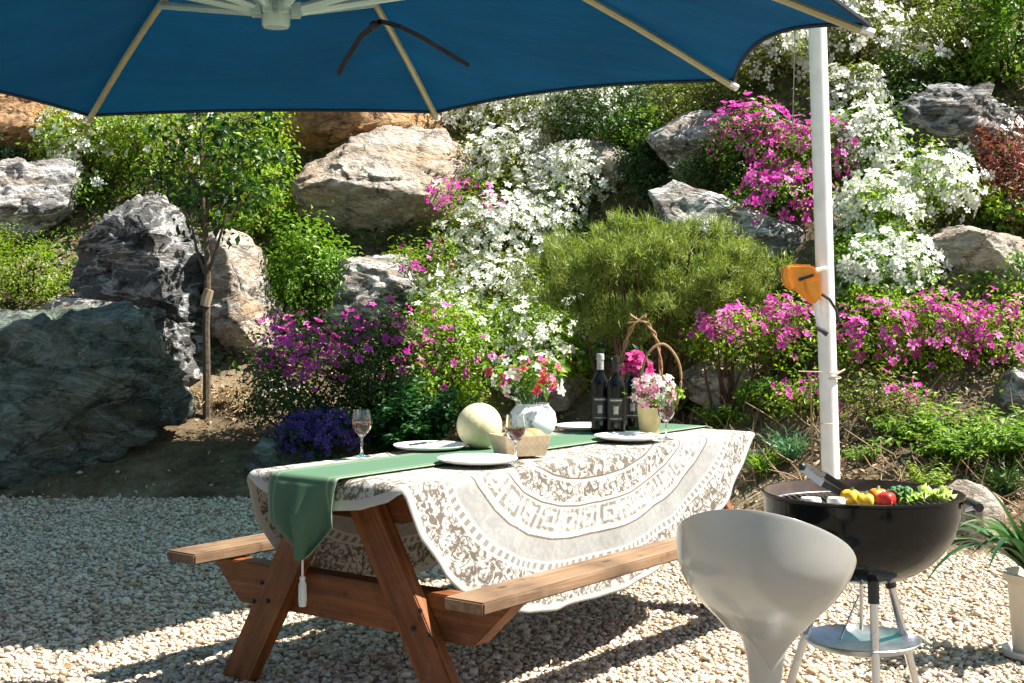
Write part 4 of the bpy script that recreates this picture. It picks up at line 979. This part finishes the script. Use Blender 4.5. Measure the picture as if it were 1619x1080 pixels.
def grill():
    d = 4.06; s = d/FPX; x = (1362-CX)*s; zr = .762
    t = empty('kettle_grill', (x, d, 0), 'black round kettle grill on three metal legs, filled with vegetables', 'grill')
    rr = .282; dep = .262
    m = MB(); pr = [(.0001, zr-dep)]
    for i in range(1, 25):
        a = i/24*math.pi/2; pr.append((rr*math.sin(a)**.86, zr-.032-(dep-.032)*math.cos(a)**1.08))
    pr += [(rr+.002, zr-.01), (rr+.009, zr-.006), (rr+.009, zr+.001), (rr, zr+.002)]
    m.lathe(pr, 96, close=False); m.build('bowl', M['enamel'], t, True, angle=40)
    m = MB(); m.lathe([(rr-.001, zr+.0018), (rr-.006, zr-.02), (rr-.008, zr-.06), (rr*.75, zr-.17), (rr*.3, zr-.235), (.0001, zr-.24)], 96, close=False); m.build('bowl_lining', M['ash'], t, True)
    m = MB(); zg = zr-.036
    m.tube([((rr-.012)*math.cos(a), (rr-.012)*math.sin(a), zg) for a in np.linspace(0, 6.283, 49)], .003, 6)
    for k in range(-13, 14):
        y = k*.02; h = math.sqrt(max(0, (rr-.012)**2-y*y))
        if h > .02: m.tube([(y, -h, zg), (y, h, zg)], .002, 5)
    m.build('cooking_grate', M['alu'], t, True)
    for a0, k in ((-92, 0), (-55+6, 1), (150, 2)):
        pass
    def leg(top, foot):
        m = MB(); m.tube([top, foot], .0125, 14); lg = m.build('leg', M['alu'], t, True)
        a, b = Vector(top), Vector(foot); dirn = (b-a).normalized()
        m = MB(); m.tube([a-dirn*.035, a+dirn*.035], .0165, 14); m.build('socket', M['black'], lg, True)
        m = MB(); m.tube([b-dirn*.03, b+dirn*.008], .016, 14); m.build('foot_cap', M['black'], lg, True)
    leg((0.0, -.135, .50), (0.0, -.19, .008)); leg((.095, .06, .505), (.235, .12, .008)); leg((-.095, .06, .505), (-.235, .12, .008))
    m = MB(); za = .325; m.lathe([(.0001, za-.022), (.09, za-.02), (.15, za-.004), (.168, za+.012), (.170, za+.010), (.152, za-.008), (.09, za-.026), (.0001, za-.028)], 64, close=False)
    o = m.build('ash_catcher', M['pan'], t, True, angle=50); 
    m = MB(); m.tube([(0, 0, .51), (0, 0, .36)], .006, 8); m.tube([(-.02, -.05, .47), (-.10, -.16, .37)], .003, 6); m.build('vent_rod', M['alu'], t, True)
    m = MB(); m.tube([(rr+.035, -.085, zr-.034), (rr+.04, 0, zr-.034), (rr+.035, .085, zr-.034)], .013, 12); h = m.build('side_handle', M['black'], t, True)
    for y in (-.06, .06): m = MB(); m.tube([(rr+.0, y, zr-.045), (rr+.035, y, zr-.035)], .006, 8); m.build('bracket', M['alu'], h, True)
    for dx in (-.012, .006):
        m = MB(); m.ball((-.005+dx*1.6, -rr*.916, .66-dx*.2), .0055, 10, 8); m.build('rivet', M['alu'], t, True)
    return x, d, zg
gx, gd, gz = grill()
GZ = gz+.003
def onG(px, py): return TZ(px, py, GZ+.02)
def veg(name, label, cat, px, py, group=None, rot=0):
    p = onG(px, py); p.z = GZ; return empty(name, p, label, cat, group, rot)
def pepper(px, py, col, label, r=.036, rot=0.0):
    t = veg('bell_pepper', label, 'pepper', px, py, 'bell peppers on the grill', rot)
    m = MB(); prof = [(.0001, .012), (.35, .0), (.75, .05), (.98, .35), (1.0, .75), (.9, 1.15), (.6, 1.38), (.3, 1.36), (.12, 1.27), (.0001, 1.25)]
    m.lathe([(a*r, b*r) for a, b in prof], 36, close=False)
    m.v = [(x*(1+.09*math.cos(4*math.atan2(y, x))), y*(1+.09*math.cos(4*math.atan2(y, x))), z) for x, y, z in m.v]
    m.v = [tuple(Vector(q)*(1+.10*noise.noise(Vector(q)*38+Vector((px, py, 0))))) for q in m.v]
    mt, nt, b = node_mat('grilled pepper skin'); tc = N(nt, 'ShaderNodeTexCoord'); nz = N(nt, 'ShaderNodeTexNoise', Scale=42.0, Detail=5.0, Roughness=.7); L(nt, tc.outputs['Object'], nz.inputs['Vector'])
    L(nt, ramp(nt, nz.outputs[0], [(.33, tuple(.10*c+.01 for c in col)), (.43, tuple(.75*c for c in col)), (.7, tuple(min(.8, 1.1*c) for c in col))]), b.inputs['Base Color'])
    L(nt, ramp(nt, nz.outputs[0], [(.35, .7), (.5, .3)]), b.inputs['Roughness']); m.build('flesh', mt, t, True, angle=0)
    m = MB(); m.tube([(0, 0, r*1.22), (.003, 0, r*1.5), (.009, 0, r*1.62)], [.005, .0035, .0045], 8); m.build('stem', M['stemg'], t, True)
M['stemg'] = plain('green stalk', (.12, .22, .05), .6)
pepper(1345, 786, (.72, .42, .02), 'yellow bell pepper on the grill, next to the tongs', .029)
pepper(1368, 790, (.78, .50, .03), 'pale yellow bell pepper at the front rim of the grill', .026, .5)
pepper(1388, 783, (.75, .25, .02), 'orange bell pepper in the middle of the grill', .027, 1)
pepper(1401, 788, (.55, .03, .02), 'red bell pepper beside the green vegetables', .027, .2)
def slab(name, label, cat, px, py, mat, r, h, group):
    t = veg(name, label, cat, px, py, group)
    m = MB(); m.lathe([(.0001, 0), (r*.9, 0), (r, h*.3), (r, h*.7), (r*.92, h), (r*.7, h*1.02), (r*.66, h*.94), (r*.4, h*1.0), (.0001, h*.98)], 32, close=False); m.build('slice_body', mat, t, True, angle=40)
M['onion'] = plain('white onion flesh', (.76, .74, .66), .4, 0, .08, 40)
slab('onion_slice', 'white onion slice at the left rim of the grill', 'onion', 1282, 790, M['onion'], .03, .026, 'onion slices')
slab('onion_slice', 'white onion slice between tongs and yellow pepper', 'onion', 1322, 790, M['onion'], .026, .026, 'onion slices')
def broccoli():
    t = veg('broccoli', 'dark green broccoli head at the front of the grill', 'broccoli', 1424, 786)
    m = MB()
    for k in range(60):
        u = unit(rng.normal(size=(1, 3))+np.array([[0, 0, .4]]))[0]; m.ball((u[0]*.03, u[1]*.026, .03+u[2]*.018), rng.uniform(.006, .010), 8, 6)
    m.build('florets', plain('broccoli green', (.03, .12, .03), .7, 0, .4, 60), t, True, angle=0)
    m = MB(); m.tube([(0, 0, 0), (0, 0, .03)], [.012, .016], 10); m.build('stalk', M['stemg'], t, True)
broccoli()
def lettuce(px, py, label, col, n=26, size=.075):
    t = veg('lettuce', label, 'lettuce', px, py, 'lettuce heads on the grill')
    V = []; k = 7; w = 5
    for i in range(n):
        a = rng.random()*6.283; tilt = rng.uniform(.15, 1.1); l = size*rng.uniform(.7, 1.15); pts = []
        for r_ in range(k):
            s = r_/(k-1)
            for c in range(w):
                q = (c/(w-1)-.5)*2; wd = l*.42*math.sin(min(1, s*1.15+.12)*2.5)
                x = q*wd; out = s*l*math.sin(tilt)+.25*l*q*q*s; z = s*l*math.cos(tilt)*1.0+.012*math.sin(q*9+s*11+i)*s-.02*s*s
                pts.append((out*math.cos(a)-x*math.sin(a), out*math.sin(a)+x*math.cos(a), .006+max(z, 0)))
        V.append(pts)
    F = [(r_*w+c, r_*w+c+1, (r_+1)*w+c+1, (r_+1)*w+c) for r_ in range(k-1) for c in range(w-1)]
    soup('leaves', np.array(V), F, rng.random(n), col, t)
LM['let'] = leaf_mat('lettuce leaf', [(.14, .30, .04), (.28, .44, .08), (.45, .56, .20)], .35)
LM['let2'] = leaf_mat('pale lettuce leaf', [(.30, .44, .10), (.48, .58, .24), (.62, .68, .42)], .35)
lettuce(1446, 786, 'green leaf lettuce on the right part of the grill', LM['let'], 26, .055)
lettuce(1478, 786, 'pale lettuce at the right rim of the grill', LM['let2'], 24, .062)
def tongs():
    a = P(1268, 738, gd+.02); b = onG(1345, 784); b.z = GZ+.022
    t = empty('tongs', b, 'steel and black grill tongs leaning over the rim of the grill', 'tongs')
    dirn = (a-b).normalized(); sd = dirn.cross(Vector((0, 0, 1))).normalized(); up = sd.cross(dirn)
    for s in (-1, 1):
        m = MB(); p0 = Vector((0, 0, 0))+sd*.010*s+up*.008*s; p1 = (a-b)*.55+sd*.014*s+up*.012*s; p2 = (a-b)+sd*.002*s+up*.004*s
        for q0_, q1_, w, mi in ((p0, p1, .009, 1), (p1, p2, .010, 0)):
            m.hexa([q0_-up*w-sd*.002, q1_-up*w-sd*.002, q1_-up*w+sd*.002, q0_-up*w+sd*.002, q0_+up*w-sd*.002, q1_+up*w-sd*.002, q1_+up*w+sd*.002, q0_+up*w+sd*.002], mi)
        m.build('arm', [M['steel'], M['black']], t)
    m = MB(); m.ball(a-b, .012, 12, 8); m.build('pivot', M['black'], t, True)
tongs()

# ---------------------------------------------------------------- bar stool
def stool():
    d = 3.38; s = d/FPX; x = (1210-CX)*s
    t = empty('bar_stool', (x, d, 0), 'pearl grey moulded bar stool in front of the grill, its back to the camera', 'stool')
    mt, nt, b = node_mat('pearl grey moulded plastic'); tc = N(nt, 'ShaderNodeTexCoord')
    n1 = N2(nt, tc.outputs['Object'], 6.0)
    sc1 = N(nt, 'ShaderNodeTexNoise', Scale=30.0, Detail=4.0, Distortion=2.0); L(nt, tc.outputs['Object'], sc1.inputs['Vector'])
    c = ramp(nt, n1.outputs[0], [(.3, (.36, .36, .335)), (.7, (.41, .41, .385))])
    L(nt, mixc(nt, ramp(nt, sc1.outputs[0], [(.66, 0.0), (.74, .5)]), c, (.30, .29, .26)), b.inputs['Base Color'])
    b.inputs['Metallic'].default_value = .05; b.inputs['Roughness'].default_value = .22; b.inputs['Coat Weight'].default_value = .8; b.inputs['Coat Roughness'].default_value = .12
    trn = N(nt, 'ShaderNodeBsdfTranslucent'); trn.inputs['Color'].default_value = (.62, .61, .56, 1); mxn = N(nt, 'ShaderNodeMixShader'); mxn.inputs[0].default_value = .28
    L(nt, b.outputs[0], mxn.inputs[1]); L(nt, trn.outputs[0], mxn.inputs[2]); L(nt, mxn.outputs[0], nt.nodes['Material Output'].inputs['Surface'])
    prof_z = [.36, .395, .444, .495, .533, .56, .60, .65, .70, .76, .82]
    prof_r = [.039, .041, .051, .069, .094, .123, .165, .196, .210, .214, .215]
    zz_ = np.linspace(.36, .86, 101); rr_ = np.interp(zz_, prof_z, prof_r)
    for _ in range(2): rr_ = np.convolve(np.pad(rr_, 4, 'edge'), np.ones(9)/9, 'valid')
    def rad(z): return float(np.interp(z, zz_, rr_))
    thb = R(-90-25)      # direction the back faces
    na, nz_ = 128, 40; v = []
    for i in range(nz_+1):
        for j in range(na):
            a = 2*math.pi*j/na; c_ = .5+.5*math.cos(a-thb)
            top = .575+.262*c_**.8-.02*(1-c_)**2
            dth = abs((a-R(-84)+math.pi) % (2*math.pi)-math.pi); low = .434+.092*min(1, dth/R(50))**1.15
            t_ = i/nz_; z = low+(top-low)*t_
            r = rad(z)
            if c_ < .5: r *= 1+.10*(.5-c_)*2*t_
            r += .006
            r *= 1-.10*max(0, z-.68)/.13*max(0, math.cos(a-thb))
            v.append((r*math.cos(a), r*math.sin(a)*.92, z))
    f = [(i*na+j, i*na+(j+1) % na, (i+1)*na+(j+1) % na, (i+1)*na+j) for i in range(nz_) for j in range(na)]
    me = bpy.data.meshes.new('seat_shell'); me.from_pydata(v, [], f)
    o = link('seat_shell', me, mt, t, True); md = o.modifiers.new('s', 'SOLIDIFY'); md.thickness = .007; md.offset = -1
    bv = o.modifiers.new('b', 'BEVEL'); bv.width = .002; bv.segments = 2
    # seat pan inside
    m = MB(); m.lathe([(.0001, .555), (.05, .556), (.085, .565), (.11, .585), (.13, .605)], 64, close=False); m.v = [(x, y*.92, z) for x, y, z in m.v]; m.build('seat_pan', mt, t, True)
    m = MB(); m.lathe([(.036, .20), (.0385, .36), (.040, .395), (.0445, .444), (.054, .485), (.062, .51), (.066, .53)], 64, close=False); m.v = [(x, y*.92, z) for x, y, z in m.v]; m.build('column_sleeve', mt, t, True)
    m = MB(); m.lathe([(.025, .02), (.025, .22)], 32); m.build('column', M['chrome'], t, True)
    m = MB(); m.lathe([(.0001, 0), (.205, 0), (.207, .006), (.19, .014), (.08, .024), (.036, .05), (.026, .09)], 72, close=False); m.build('base_plate', M['chrome'], t, True, angle=40)
    m = MB(); m.tube([(.13*math.cos(a), .06+.13*math.sin(a), .20) for a in np.linspace(0, 6.283, 41)], .009, 10); m.tube([(0, 0, .2), (0, .19, .2)], .008, 8); m.build('footrest', M['chrome'], t, True)
M['chrome'] = plain('chrome', (.75, .75, .75), .08, 1, .02, 5)
stool()

# ---------------------------------------------------------------- potted plant
def potted():
    p = TZ(1640, 1042, 0); p.z = .004
    t = empty('potted_plant', p, 'strap leaved plant in a beige pot on a saucer at the right edge', 'potted plant')
    m = MB(); m.lathe([(.0001, 0), (.10, 0), (.118, .01), (.125, .035), (.121, .035), (.112, .012), (.0001, .01)], 48, close=False); m.build('saucer', plain('grey glazed saucer', (.55, .56, .55), .4), t, True, angle=40)
    m = MB(); m.lathe([(.0001, .012), (.085, .012), (.105, .28), (.122, .285), (.122, .315), (.110, .315), (.100, .29), (.0001, .28)], 48, close=False); m.build('pot', plain('beige plastic pot', (.56, .51, .42), .5, 0, .1, 8), t, True, angle=40)
    lv = []; n = 34
    segs = 10; V = []
    for i in range(n):
        a = rng.random()*6.283; l = rng.uniform(.32, .62); sp = rng.uniform(.2, .95); w = rng.uniform(.014, .024)
        if i < 9: a = math.pi+rng.uniform(-.6, .7); sp = rng.uniform(.5, 1.0); l = rng.uniform(.4, .6)
        pts = []
        for k in range(segs):
            s = k/(segs-1); r = l*sp*s; z = .28+l*(1.05-.3*sp)*s-l*sp*.75*s**2.6
            ww = w*(1-s**2.5)*(.6+.8*min(1, s*3))+.0008; c_, n_ = math.cos(a), math.sin(a)
            for q in (-1, 0, 1): pts.append((c_*r-n_*ww*q*.8, n_*r+c_*ww*q*.8, z+abs(q)*ww*.35))
        V.append(pts)
    F = [(k*3+j, k*3+j+1, k*3+j+4, k*3+j+3) for k in range(segs-1) for j in range(2)]
    soup('leaves', np.array(V), F, rng.random(n), LM['strap'], t)
LM['strap'] = leaf_mat('strap leaf', [(.015, .05, .02), (.03, .09, .03), (.06, .14, .05), (.16, .24, .12)], .2, .3)
potted()

# ---------------------------------------------------------------- parasols
def fabric(name, col, tcol, trans):
    m, nt, b = node_mat(name)
    tc = N(nt, 'ShaderNodeTexCoord'); n1 = N(nt, 'ShaderNodeTexNoise', Scale=3.0, Detail=5.0); n2 = N(nt, 'ShaderNodeTexNoise', Scale=350.0, Detail=1.0)
    for n in (n1, n2): L(nt, tc.outputs['Object'], n.inputs['Vector'])
    f = ramp(nt, n1.outputs[0], [(.3, .85), (.7, 1.1)])
    L(nt, mixc(nt, 1.0, col, f, 'MULTIPLY'), b.inputs['Base Color']); b.inputs['Roughness'].default_value = .85; b.inputs['Specular IOR Level'].default_value = .15
    mp = N(nt, 'ShaderNodeMapping'); mp.inputs['Scale'].default_value = (1.0, 5.0, 2.0); mp.inputs['Rotation'].default_value = (0, 0, .5); L(nt, tc.outputs['Object'], mp.inputs['Vector'])
    n4 = N(nt, 'ShaderNodeTexNoise', Scale=2.2, Detail=4.0, Distortion=.6); L(nt, mp.outputs[0], n4.inputs['Vector'])
    bump(nt, math_n(nt, 'ADD', n4.outputs[0], math_n(nt, 'MULTIPLY', n2.outputs[0], .03)), .8, .035, b)
    f = mixc(nt, .5, f, ramp(nt, n4.outputs[0], [(.35, .8), (.65, 1.12)]), 'MULTIPLY')
    tr = N(nt, 'ShaderNodeBsdfTranslucent'); L(nt, mixc(nt, 1.0, tcol, f, 'MULTIPLY'), tr.inputs['Color'])
    mx = N(nt, 'ShaderNodeMixShader'); mx.inputs[0].default_value = trans
    L(nt, b.outputs[0], mx.inputs[1]); L(nt, tr.outputs[0], mx.inputs[2]); L(nt, mx.outputs[0], nt.nodes['Material Output'].inputs['Surface'])
    return m
M['blue'] = fabric('blue canopy fabric', (.0015, .034, .075), (.001, .030, .070), .28)
M['teal'] = fabric('teal canopy fabric', (.010, .11, .12), (.03, .34, .29), .36)
M['ribm'] = plain('pale olive painted rib', (.32, .31, .17), .4, .2, .1, 10)
M['strutm'] = plain('pale teal painted strut', (.36, .52, .48), .35, .2, .1, 10)
M['polem'] = plain('white painted pole', (.74, .74, .73), .32, 0, .10, 9)
M['strap'] = plain('dark strut shadow ribbon', (.012, .012, .02), .8)  # for the dark ribbons drawn as the strut shadow
M['cap'] = plain('white plastic cap', (.75, .75, .74), .4)
def canopy(root, apex, tips, fab, scallop=.07, hub_z=None, strut_at=.52, mats=('ribm', 'strutm'), small=False):
    sca = scallop if isinstance(scallop, (list, tuple)) else [scallop]*len(tips)
    n = len(tips); A = Vector(apex); seg, rad = 14, 16; v = []; f = []
    for k in range(n):
        t0, t1 = Vector(tips[k]), Vector(tips[(k+1) % n]); o = len(v)
        for i in range(rad+1):
            r = i/rad
            for j in range(seg+1):
                s = j/seg; arch = 4*s*(1-s)
                p = A.lerp(t0.lerp(t1, s), r*(1-sca[k]*arch*r*r))
                p.z += .05*math.sin(math.pi*min(1, r))*(1-.9*arch)-.02*arch*r*(1-r)+.6*sca[k]*arch*r**3
                v.append(p-A if False else p)
        w = seg+1
        f += [(o+i*w+j, o+i*w+j+1, o+(i+1)*w+j+1, o+(i+1)*w+j) for i in range(rad) for j in range(seg)]
    m = MB(); m.add([p-root.location for p in v], f); c = m.build('canopy', fab, root, True, angle=25)
    mb = MB()
    for k in range(n):
        w = seg+1; o = k*(rad+1)*w+rad*w
        mb.tube([Vector(m.v[o+j])+Vector((0, 0, -.003)) for j in range(w)], .0065, 5)
    mb.build('hem', M['hem'], c, True)
    H = Vector((A.x, A.y, hub_z))
    for k in range(n):
        tp = Vector(tips[k]); mb = MB(); pts = []
        for i in range(9):
            r = i/8; p = A.lerp(tp, r); p.z += .05*math.sin(math.pi*r)-.022; pts.append(p-root.location)
        mb.tube(pts, .0105, 8); rb = mb.build('rib', M[mats[0]], root, True)
        mb = MB(); e = (tp-A).normalized(); mb.tube([tp-root.location-e*.02+Vector((0, 0, -.019)), tp-root.location+e*.012+Vector((0, 0, -.020))], .0115, 8); mb.build('rib_cap', M['cap'], rb, True)
        mid = A.lerp(tp, strut_at); mid.z += .05*math.sin(math.pi*strut_at)-.03
        hd = (Vector((tp.x, tp.y, 0))-Vector((A.x, A.y, 0))).normalized(); h0 = H+hd*.05
        mb = MB(); mb.tube([h0-root.location, mid-root.location], .0115, 8); mb.build('strut', M[mats[1]], root, True)
    mb = MB(); mb.lathe([(.0001, -.045), (.030, -.045), (.034, -.038), (.034, -.005), (.046, 0), (.046, .016), (.030, .024), (.029, A.z-hub_z)], 28, H-root.location)
    for k in range(n):
        a = math.atan2(tips[k][1]-A.y, tips[k][0]-A.x); mb.box(*[tuple(sorted_) for sorted_ in ((H.x-root.location.x+.05*math.cos(a)-.012, H.y-root.location.y+.05*math.sin(a)-.012, H.z-root.location.z-.016), (H.x-root.location.x+.05*math.cos(a)+.012, H.y-root.location.y+.05*math.sin(a)+.012, H.z-root.location.z+.014))])
    mb.build('hub', M[mats[1]], root, True, angle=30)
M['hem'] = plain('dark blue hem tape', (.003, .012, .03), .8)
def near_parasol():
    A = Vector((-.57, 3.35, 2.40)); ze = 1.98; Rr = 1.48; tips = []
    for k in range(8):
        a = R(76.8-45*k); tips.append((A.x+Rr*math.cos(a), A.y+Rr*math.sin(a), ze))
    tips[0] = tuple(P(690, 176, 4.80)); tips[1] = tuple(P(1160, 126, 4.13)); tips[2] = tuple(P(1374, 38, 3.28)); tips[7] = tuple(P(140, 181, 4.78))
    root = empty('parasol', (1.75, 1.3, 0), 'large blue cantilever parasol reaching into the top of the picture', 'parasol')
    canopy(root, A, tips, M['blue'], [.024, .05, .05, .05, .05, .05, .02, .010], hub_z=2.025)
    # mast and boom stand behind the camera on the right
    m = MB(); m.tube([(0, 0, 0), (0, 0, 2.75)], .04, 16); m.build('mast', M['polem'], root, True)
    m = MB(); top = Vector((0, 0, 2.72)); e = A-root.location+Vector((0, 0, .09))
    m.tube([top, top.lerp(e, .5)+Vector((0, 0, .28)), e+Vector((0, 0, .05)), e-Vector((0, 0, .09))], .032, 12); m.build('boom', M['polem'], root, True)
    m = MB(); m.box((-.4, -.07, 0), (.4, .07, .06)); m.box((-.07, -.4, .06), (.07, .4, .1)); m.build('cross_base', M['black'], root, bevel=.006)
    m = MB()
    # strut shadow on the fabric, shaped as dark knotted ribbon with two ends
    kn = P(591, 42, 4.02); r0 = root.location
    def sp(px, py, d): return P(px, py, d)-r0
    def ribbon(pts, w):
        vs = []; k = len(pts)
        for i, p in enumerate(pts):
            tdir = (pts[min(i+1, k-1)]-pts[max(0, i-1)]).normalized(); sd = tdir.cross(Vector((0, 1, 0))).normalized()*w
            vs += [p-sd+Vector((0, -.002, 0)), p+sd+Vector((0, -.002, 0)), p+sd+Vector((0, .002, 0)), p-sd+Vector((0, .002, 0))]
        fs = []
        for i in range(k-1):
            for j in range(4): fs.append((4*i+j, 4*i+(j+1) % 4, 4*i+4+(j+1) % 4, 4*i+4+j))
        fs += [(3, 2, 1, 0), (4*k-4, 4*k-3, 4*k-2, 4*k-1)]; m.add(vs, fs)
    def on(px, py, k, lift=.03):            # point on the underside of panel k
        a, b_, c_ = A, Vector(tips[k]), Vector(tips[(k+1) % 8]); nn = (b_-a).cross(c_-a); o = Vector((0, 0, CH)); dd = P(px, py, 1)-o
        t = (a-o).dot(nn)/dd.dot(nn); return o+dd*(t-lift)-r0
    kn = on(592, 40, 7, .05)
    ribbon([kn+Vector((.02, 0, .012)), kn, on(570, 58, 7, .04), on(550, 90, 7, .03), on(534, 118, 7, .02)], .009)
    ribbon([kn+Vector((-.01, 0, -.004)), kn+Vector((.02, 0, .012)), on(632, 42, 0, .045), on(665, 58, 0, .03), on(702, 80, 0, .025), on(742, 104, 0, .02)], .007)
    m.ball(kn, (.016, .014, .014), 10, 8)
    m.build('strut_shadow', M['strap'], root)
near_parasol()
M['wire'] = plain('tan wire', (.42, .32, .20), .6)
def tall_parasol():
    d = 7.2; bx = (1318-CX)/FPX*d
    root = empty('tall_parasol', (bx, d, 0), 'white painted pole of a tall parasol with orange crank housing, behind the grill', 'parasol')
    zt = 4.15; lean = -.0307
    m = MB(); m.tube([(0, 0, -.05), (lean*zt*.5, 0, zt*.5), (lean*zt, 0, zt)], .047, 24); m.build('pole', M['polem'], root, True)
    A = Vector(TALL); tips = []
    for k in range(8):
        a = R(22.5+45*k); tips.append((A.x+TALLR*math.cos(a), A.y+TALLR*math.sin(a), A.z-.42))
    canopy(root, A, tips, M['teal'], .05, hub_z=A.z-.35, mats=('polem', 'polem'))
    m = MB(); top = Vector((lean*zt, 0, zt-.02)); e = A-root.location
    m.tube([top, top.lerp(e, .5)+Vector((0, 0, .25)), e+Vector((0, 0, .12)), e-Vector((0, 0, .05))], .035, 12); m.build('boom', M['polem'], root, True)
    r0 = root.location
    def q(px, py, dd=0): return P(px, py, d+dd)-r0
    # orange crank housing: tilted drum, collar and white shaft
    def slab_px(poly, y0, y1, nm, mt, par, bev=.012):
        m = MB(); k = len(poly); m.add([q(a, b, y0) for a, b in poly]+[q(a, b, y1) for a, b in poly], [tuple(range(k))[::-1], tuple(range(k, 2*k))]+[(i, (i+1) % k, k+(i+1) % k, k+i) for i in range(k)])
        return m.build(nm, mt, par, bevel=bev)
    M['orange'] = plain('orange plastic', (.66, .27, .03), .5, 0, .18, 10, .35)
    h = slab_px([(1238, 427), (1246, 418), (1284, 418), (1293, 428), (1298, 452), (1297, 474), (1291, 485), (1281, 480), (1262, 464), (1245, 452)], -.11, -.05, 'crank_housing', M['orange'], root)
    slab_px([(1234, 440), (1236, 424), (1242, 417), (1249, 421), (1250, 440), (1258, 458), (1252, 462), (1241, 454)], -.13, -.04, 'end_cover', M['orange'], h)
    slab_px([(1272, 446), (1296, 440), (1299, 468), (1290, 480), (1279, 466)], -.135, -.10, 'latch', M['orange'], h, .006)
    slab_px([(1262, 440), (1286, 433), (1287, 437), (1264, 445)], -.115, -.10, 'slot', M['bolt'], h, .001)
    m = MB(); m.tube([q(1290, 474, -.088), q(1291, 492, -.088)], .019, 16); m.tube([q(1291, 492, -.088), q(1296, 520, -.09)], .013, 12); m.build('shaft', M['cap'], h, True)
    m = MB(); m.tube([q(1288, 428, -.06), q(1305, 424, -.05)], .012, 10); m.build('bracket', M['cap'], h, True)
    m = MB(); m.tube([q(1299, 465, -.1), q(1312, 474, -.1), q(1322, 490, -.1), q(1327, 508, -.1)], .008, 8); m.tube([q(1290, 519, -.1), q(1300, 523, -.1), q(1308, 528, -.1)], [.010, .012, .017], 10); m.build('crank_handle', M['black'], root, True)
    for px, py in ((1313, 588), (1314, 597)):
        m = MB(); c = q(px, py); m.tube([c+Vector((.05*math.cos(a), .05*math.sin(a), .004*math.sin(a))) for a in np.linspace(0, 6.283, 25)], .0035, 5); m.build('wire_tie', M['wire'], root, True)
    m = MB(); m.tube([q(1262, 587, -.05), q(1300, 588, -.053)], .003, 5); m.build('wire_end', M['wire'], root, True)
    m = MB(); m.tube([q(1322, 592, -.05), q(1336, 584, -.03)], .006, 5); m.build('wire_end', M['wire'], root, True)
    m = MB(); m.tube([P(1306, 669, d)-r0+Vector((.052*math.cos(a), .052*math.sin(a), 0)) for a in np.linspace(0, 6.283, 25)], .002, 4)
    m.build('wire_tie', M['wire'], root, True)
    m = MB(); z1 = 4.0
    p0 = q(1253, 205); m.tube([p0, q(1257, 60), q(1259, -20), Vector((q(1260, -60).x, 0, z1-.05))], .003, 5); m.build('pull_cord', plain('grey cord', (.30, .29, .26), .8), root, True)
TALL = (-.1, 7.7, 4.2); TALLR = 2.7  # unseen canopy, placed and sized to cast the teal shade at left
tall_parasol()
def stick(px0, py0, px1, py1, d, label):
    a, b = P(px0, py0, d), P(px1, py1, d); a.z = min(a.z, terr(a.x, a.y))-.02
    m = MB(); m.tube([(0, 0, 0), (b-a)*.5+Vector((.008, 0, 0)), b-a], [.007, .006, .005], 7)
    o = m.build('plant_stake', M['dry'], None, True, loc=a); tag(o, label, 'stake', 'thin stakes left of the pole')
stick(1283, 690, 1281, 597, 7.95, 'longer thin grey stake just left of the white pole')
stick(1297, 668, 1296, 612, 7.95, 'short thin stake touching the white pole')

# ---------------------------------------------------------------- light, sky, camera
w = bpy.data.worlds.new('World'); sc.world = w; w.use_nodes = True
nt = w.node_tree; bg = nt.nodes['Background']
sky = nt.nodes.new('ShaderNodeTexSky'); sky.sky_type = 'NISHITA'; sky.sun_disc = False
el = math.asin(SUN.z); sky.sun_elevation = el; sky.sun_rotation = math.atan2(SUN.x, SUN.y)
nt.links.new(sky.outputs[0], bg.inputs[0]); bg.inputs[1].default_value = .05
sl = bpy.data.lights.new('Sun', 'SUN'); sl.energy = 5.0; sl.angle = R(.55); sl.color = (1, .95, .87)
so = bpy.data.objects.new('Sun', sl); COL.objects.link(so); so.rotation_euler = SUN.to_track_quat('Z', 'Y').to_euler()
cam = bpy.data.cameras.new('Camera'); co = bpy.data.objects.new('Camera', cam); COL.objects.link(co)
co.location = (0, 0, CH); co.rotation_euler = (R(90), 0, 0)
cam.sensor_width = 36; cam.lens = 36*FPX/1619; cam.shift_y = -(540-YH)/1619; cam.clip_start = .05; cam.clip_end = 1000
sc.camera = co
sc.view_settings.view_transform = 'Standard'; sc.view_settings.look = 'None'; sc.view_settings.gamma = 1; sc.view_settings.exposure = 1.62
sc.cycles.max_bounces = 8; sc.cycles.transparent_max_bounces = 8; sc.cycles.transmission_bounces = 8
sc.cycles.use_denoising = True
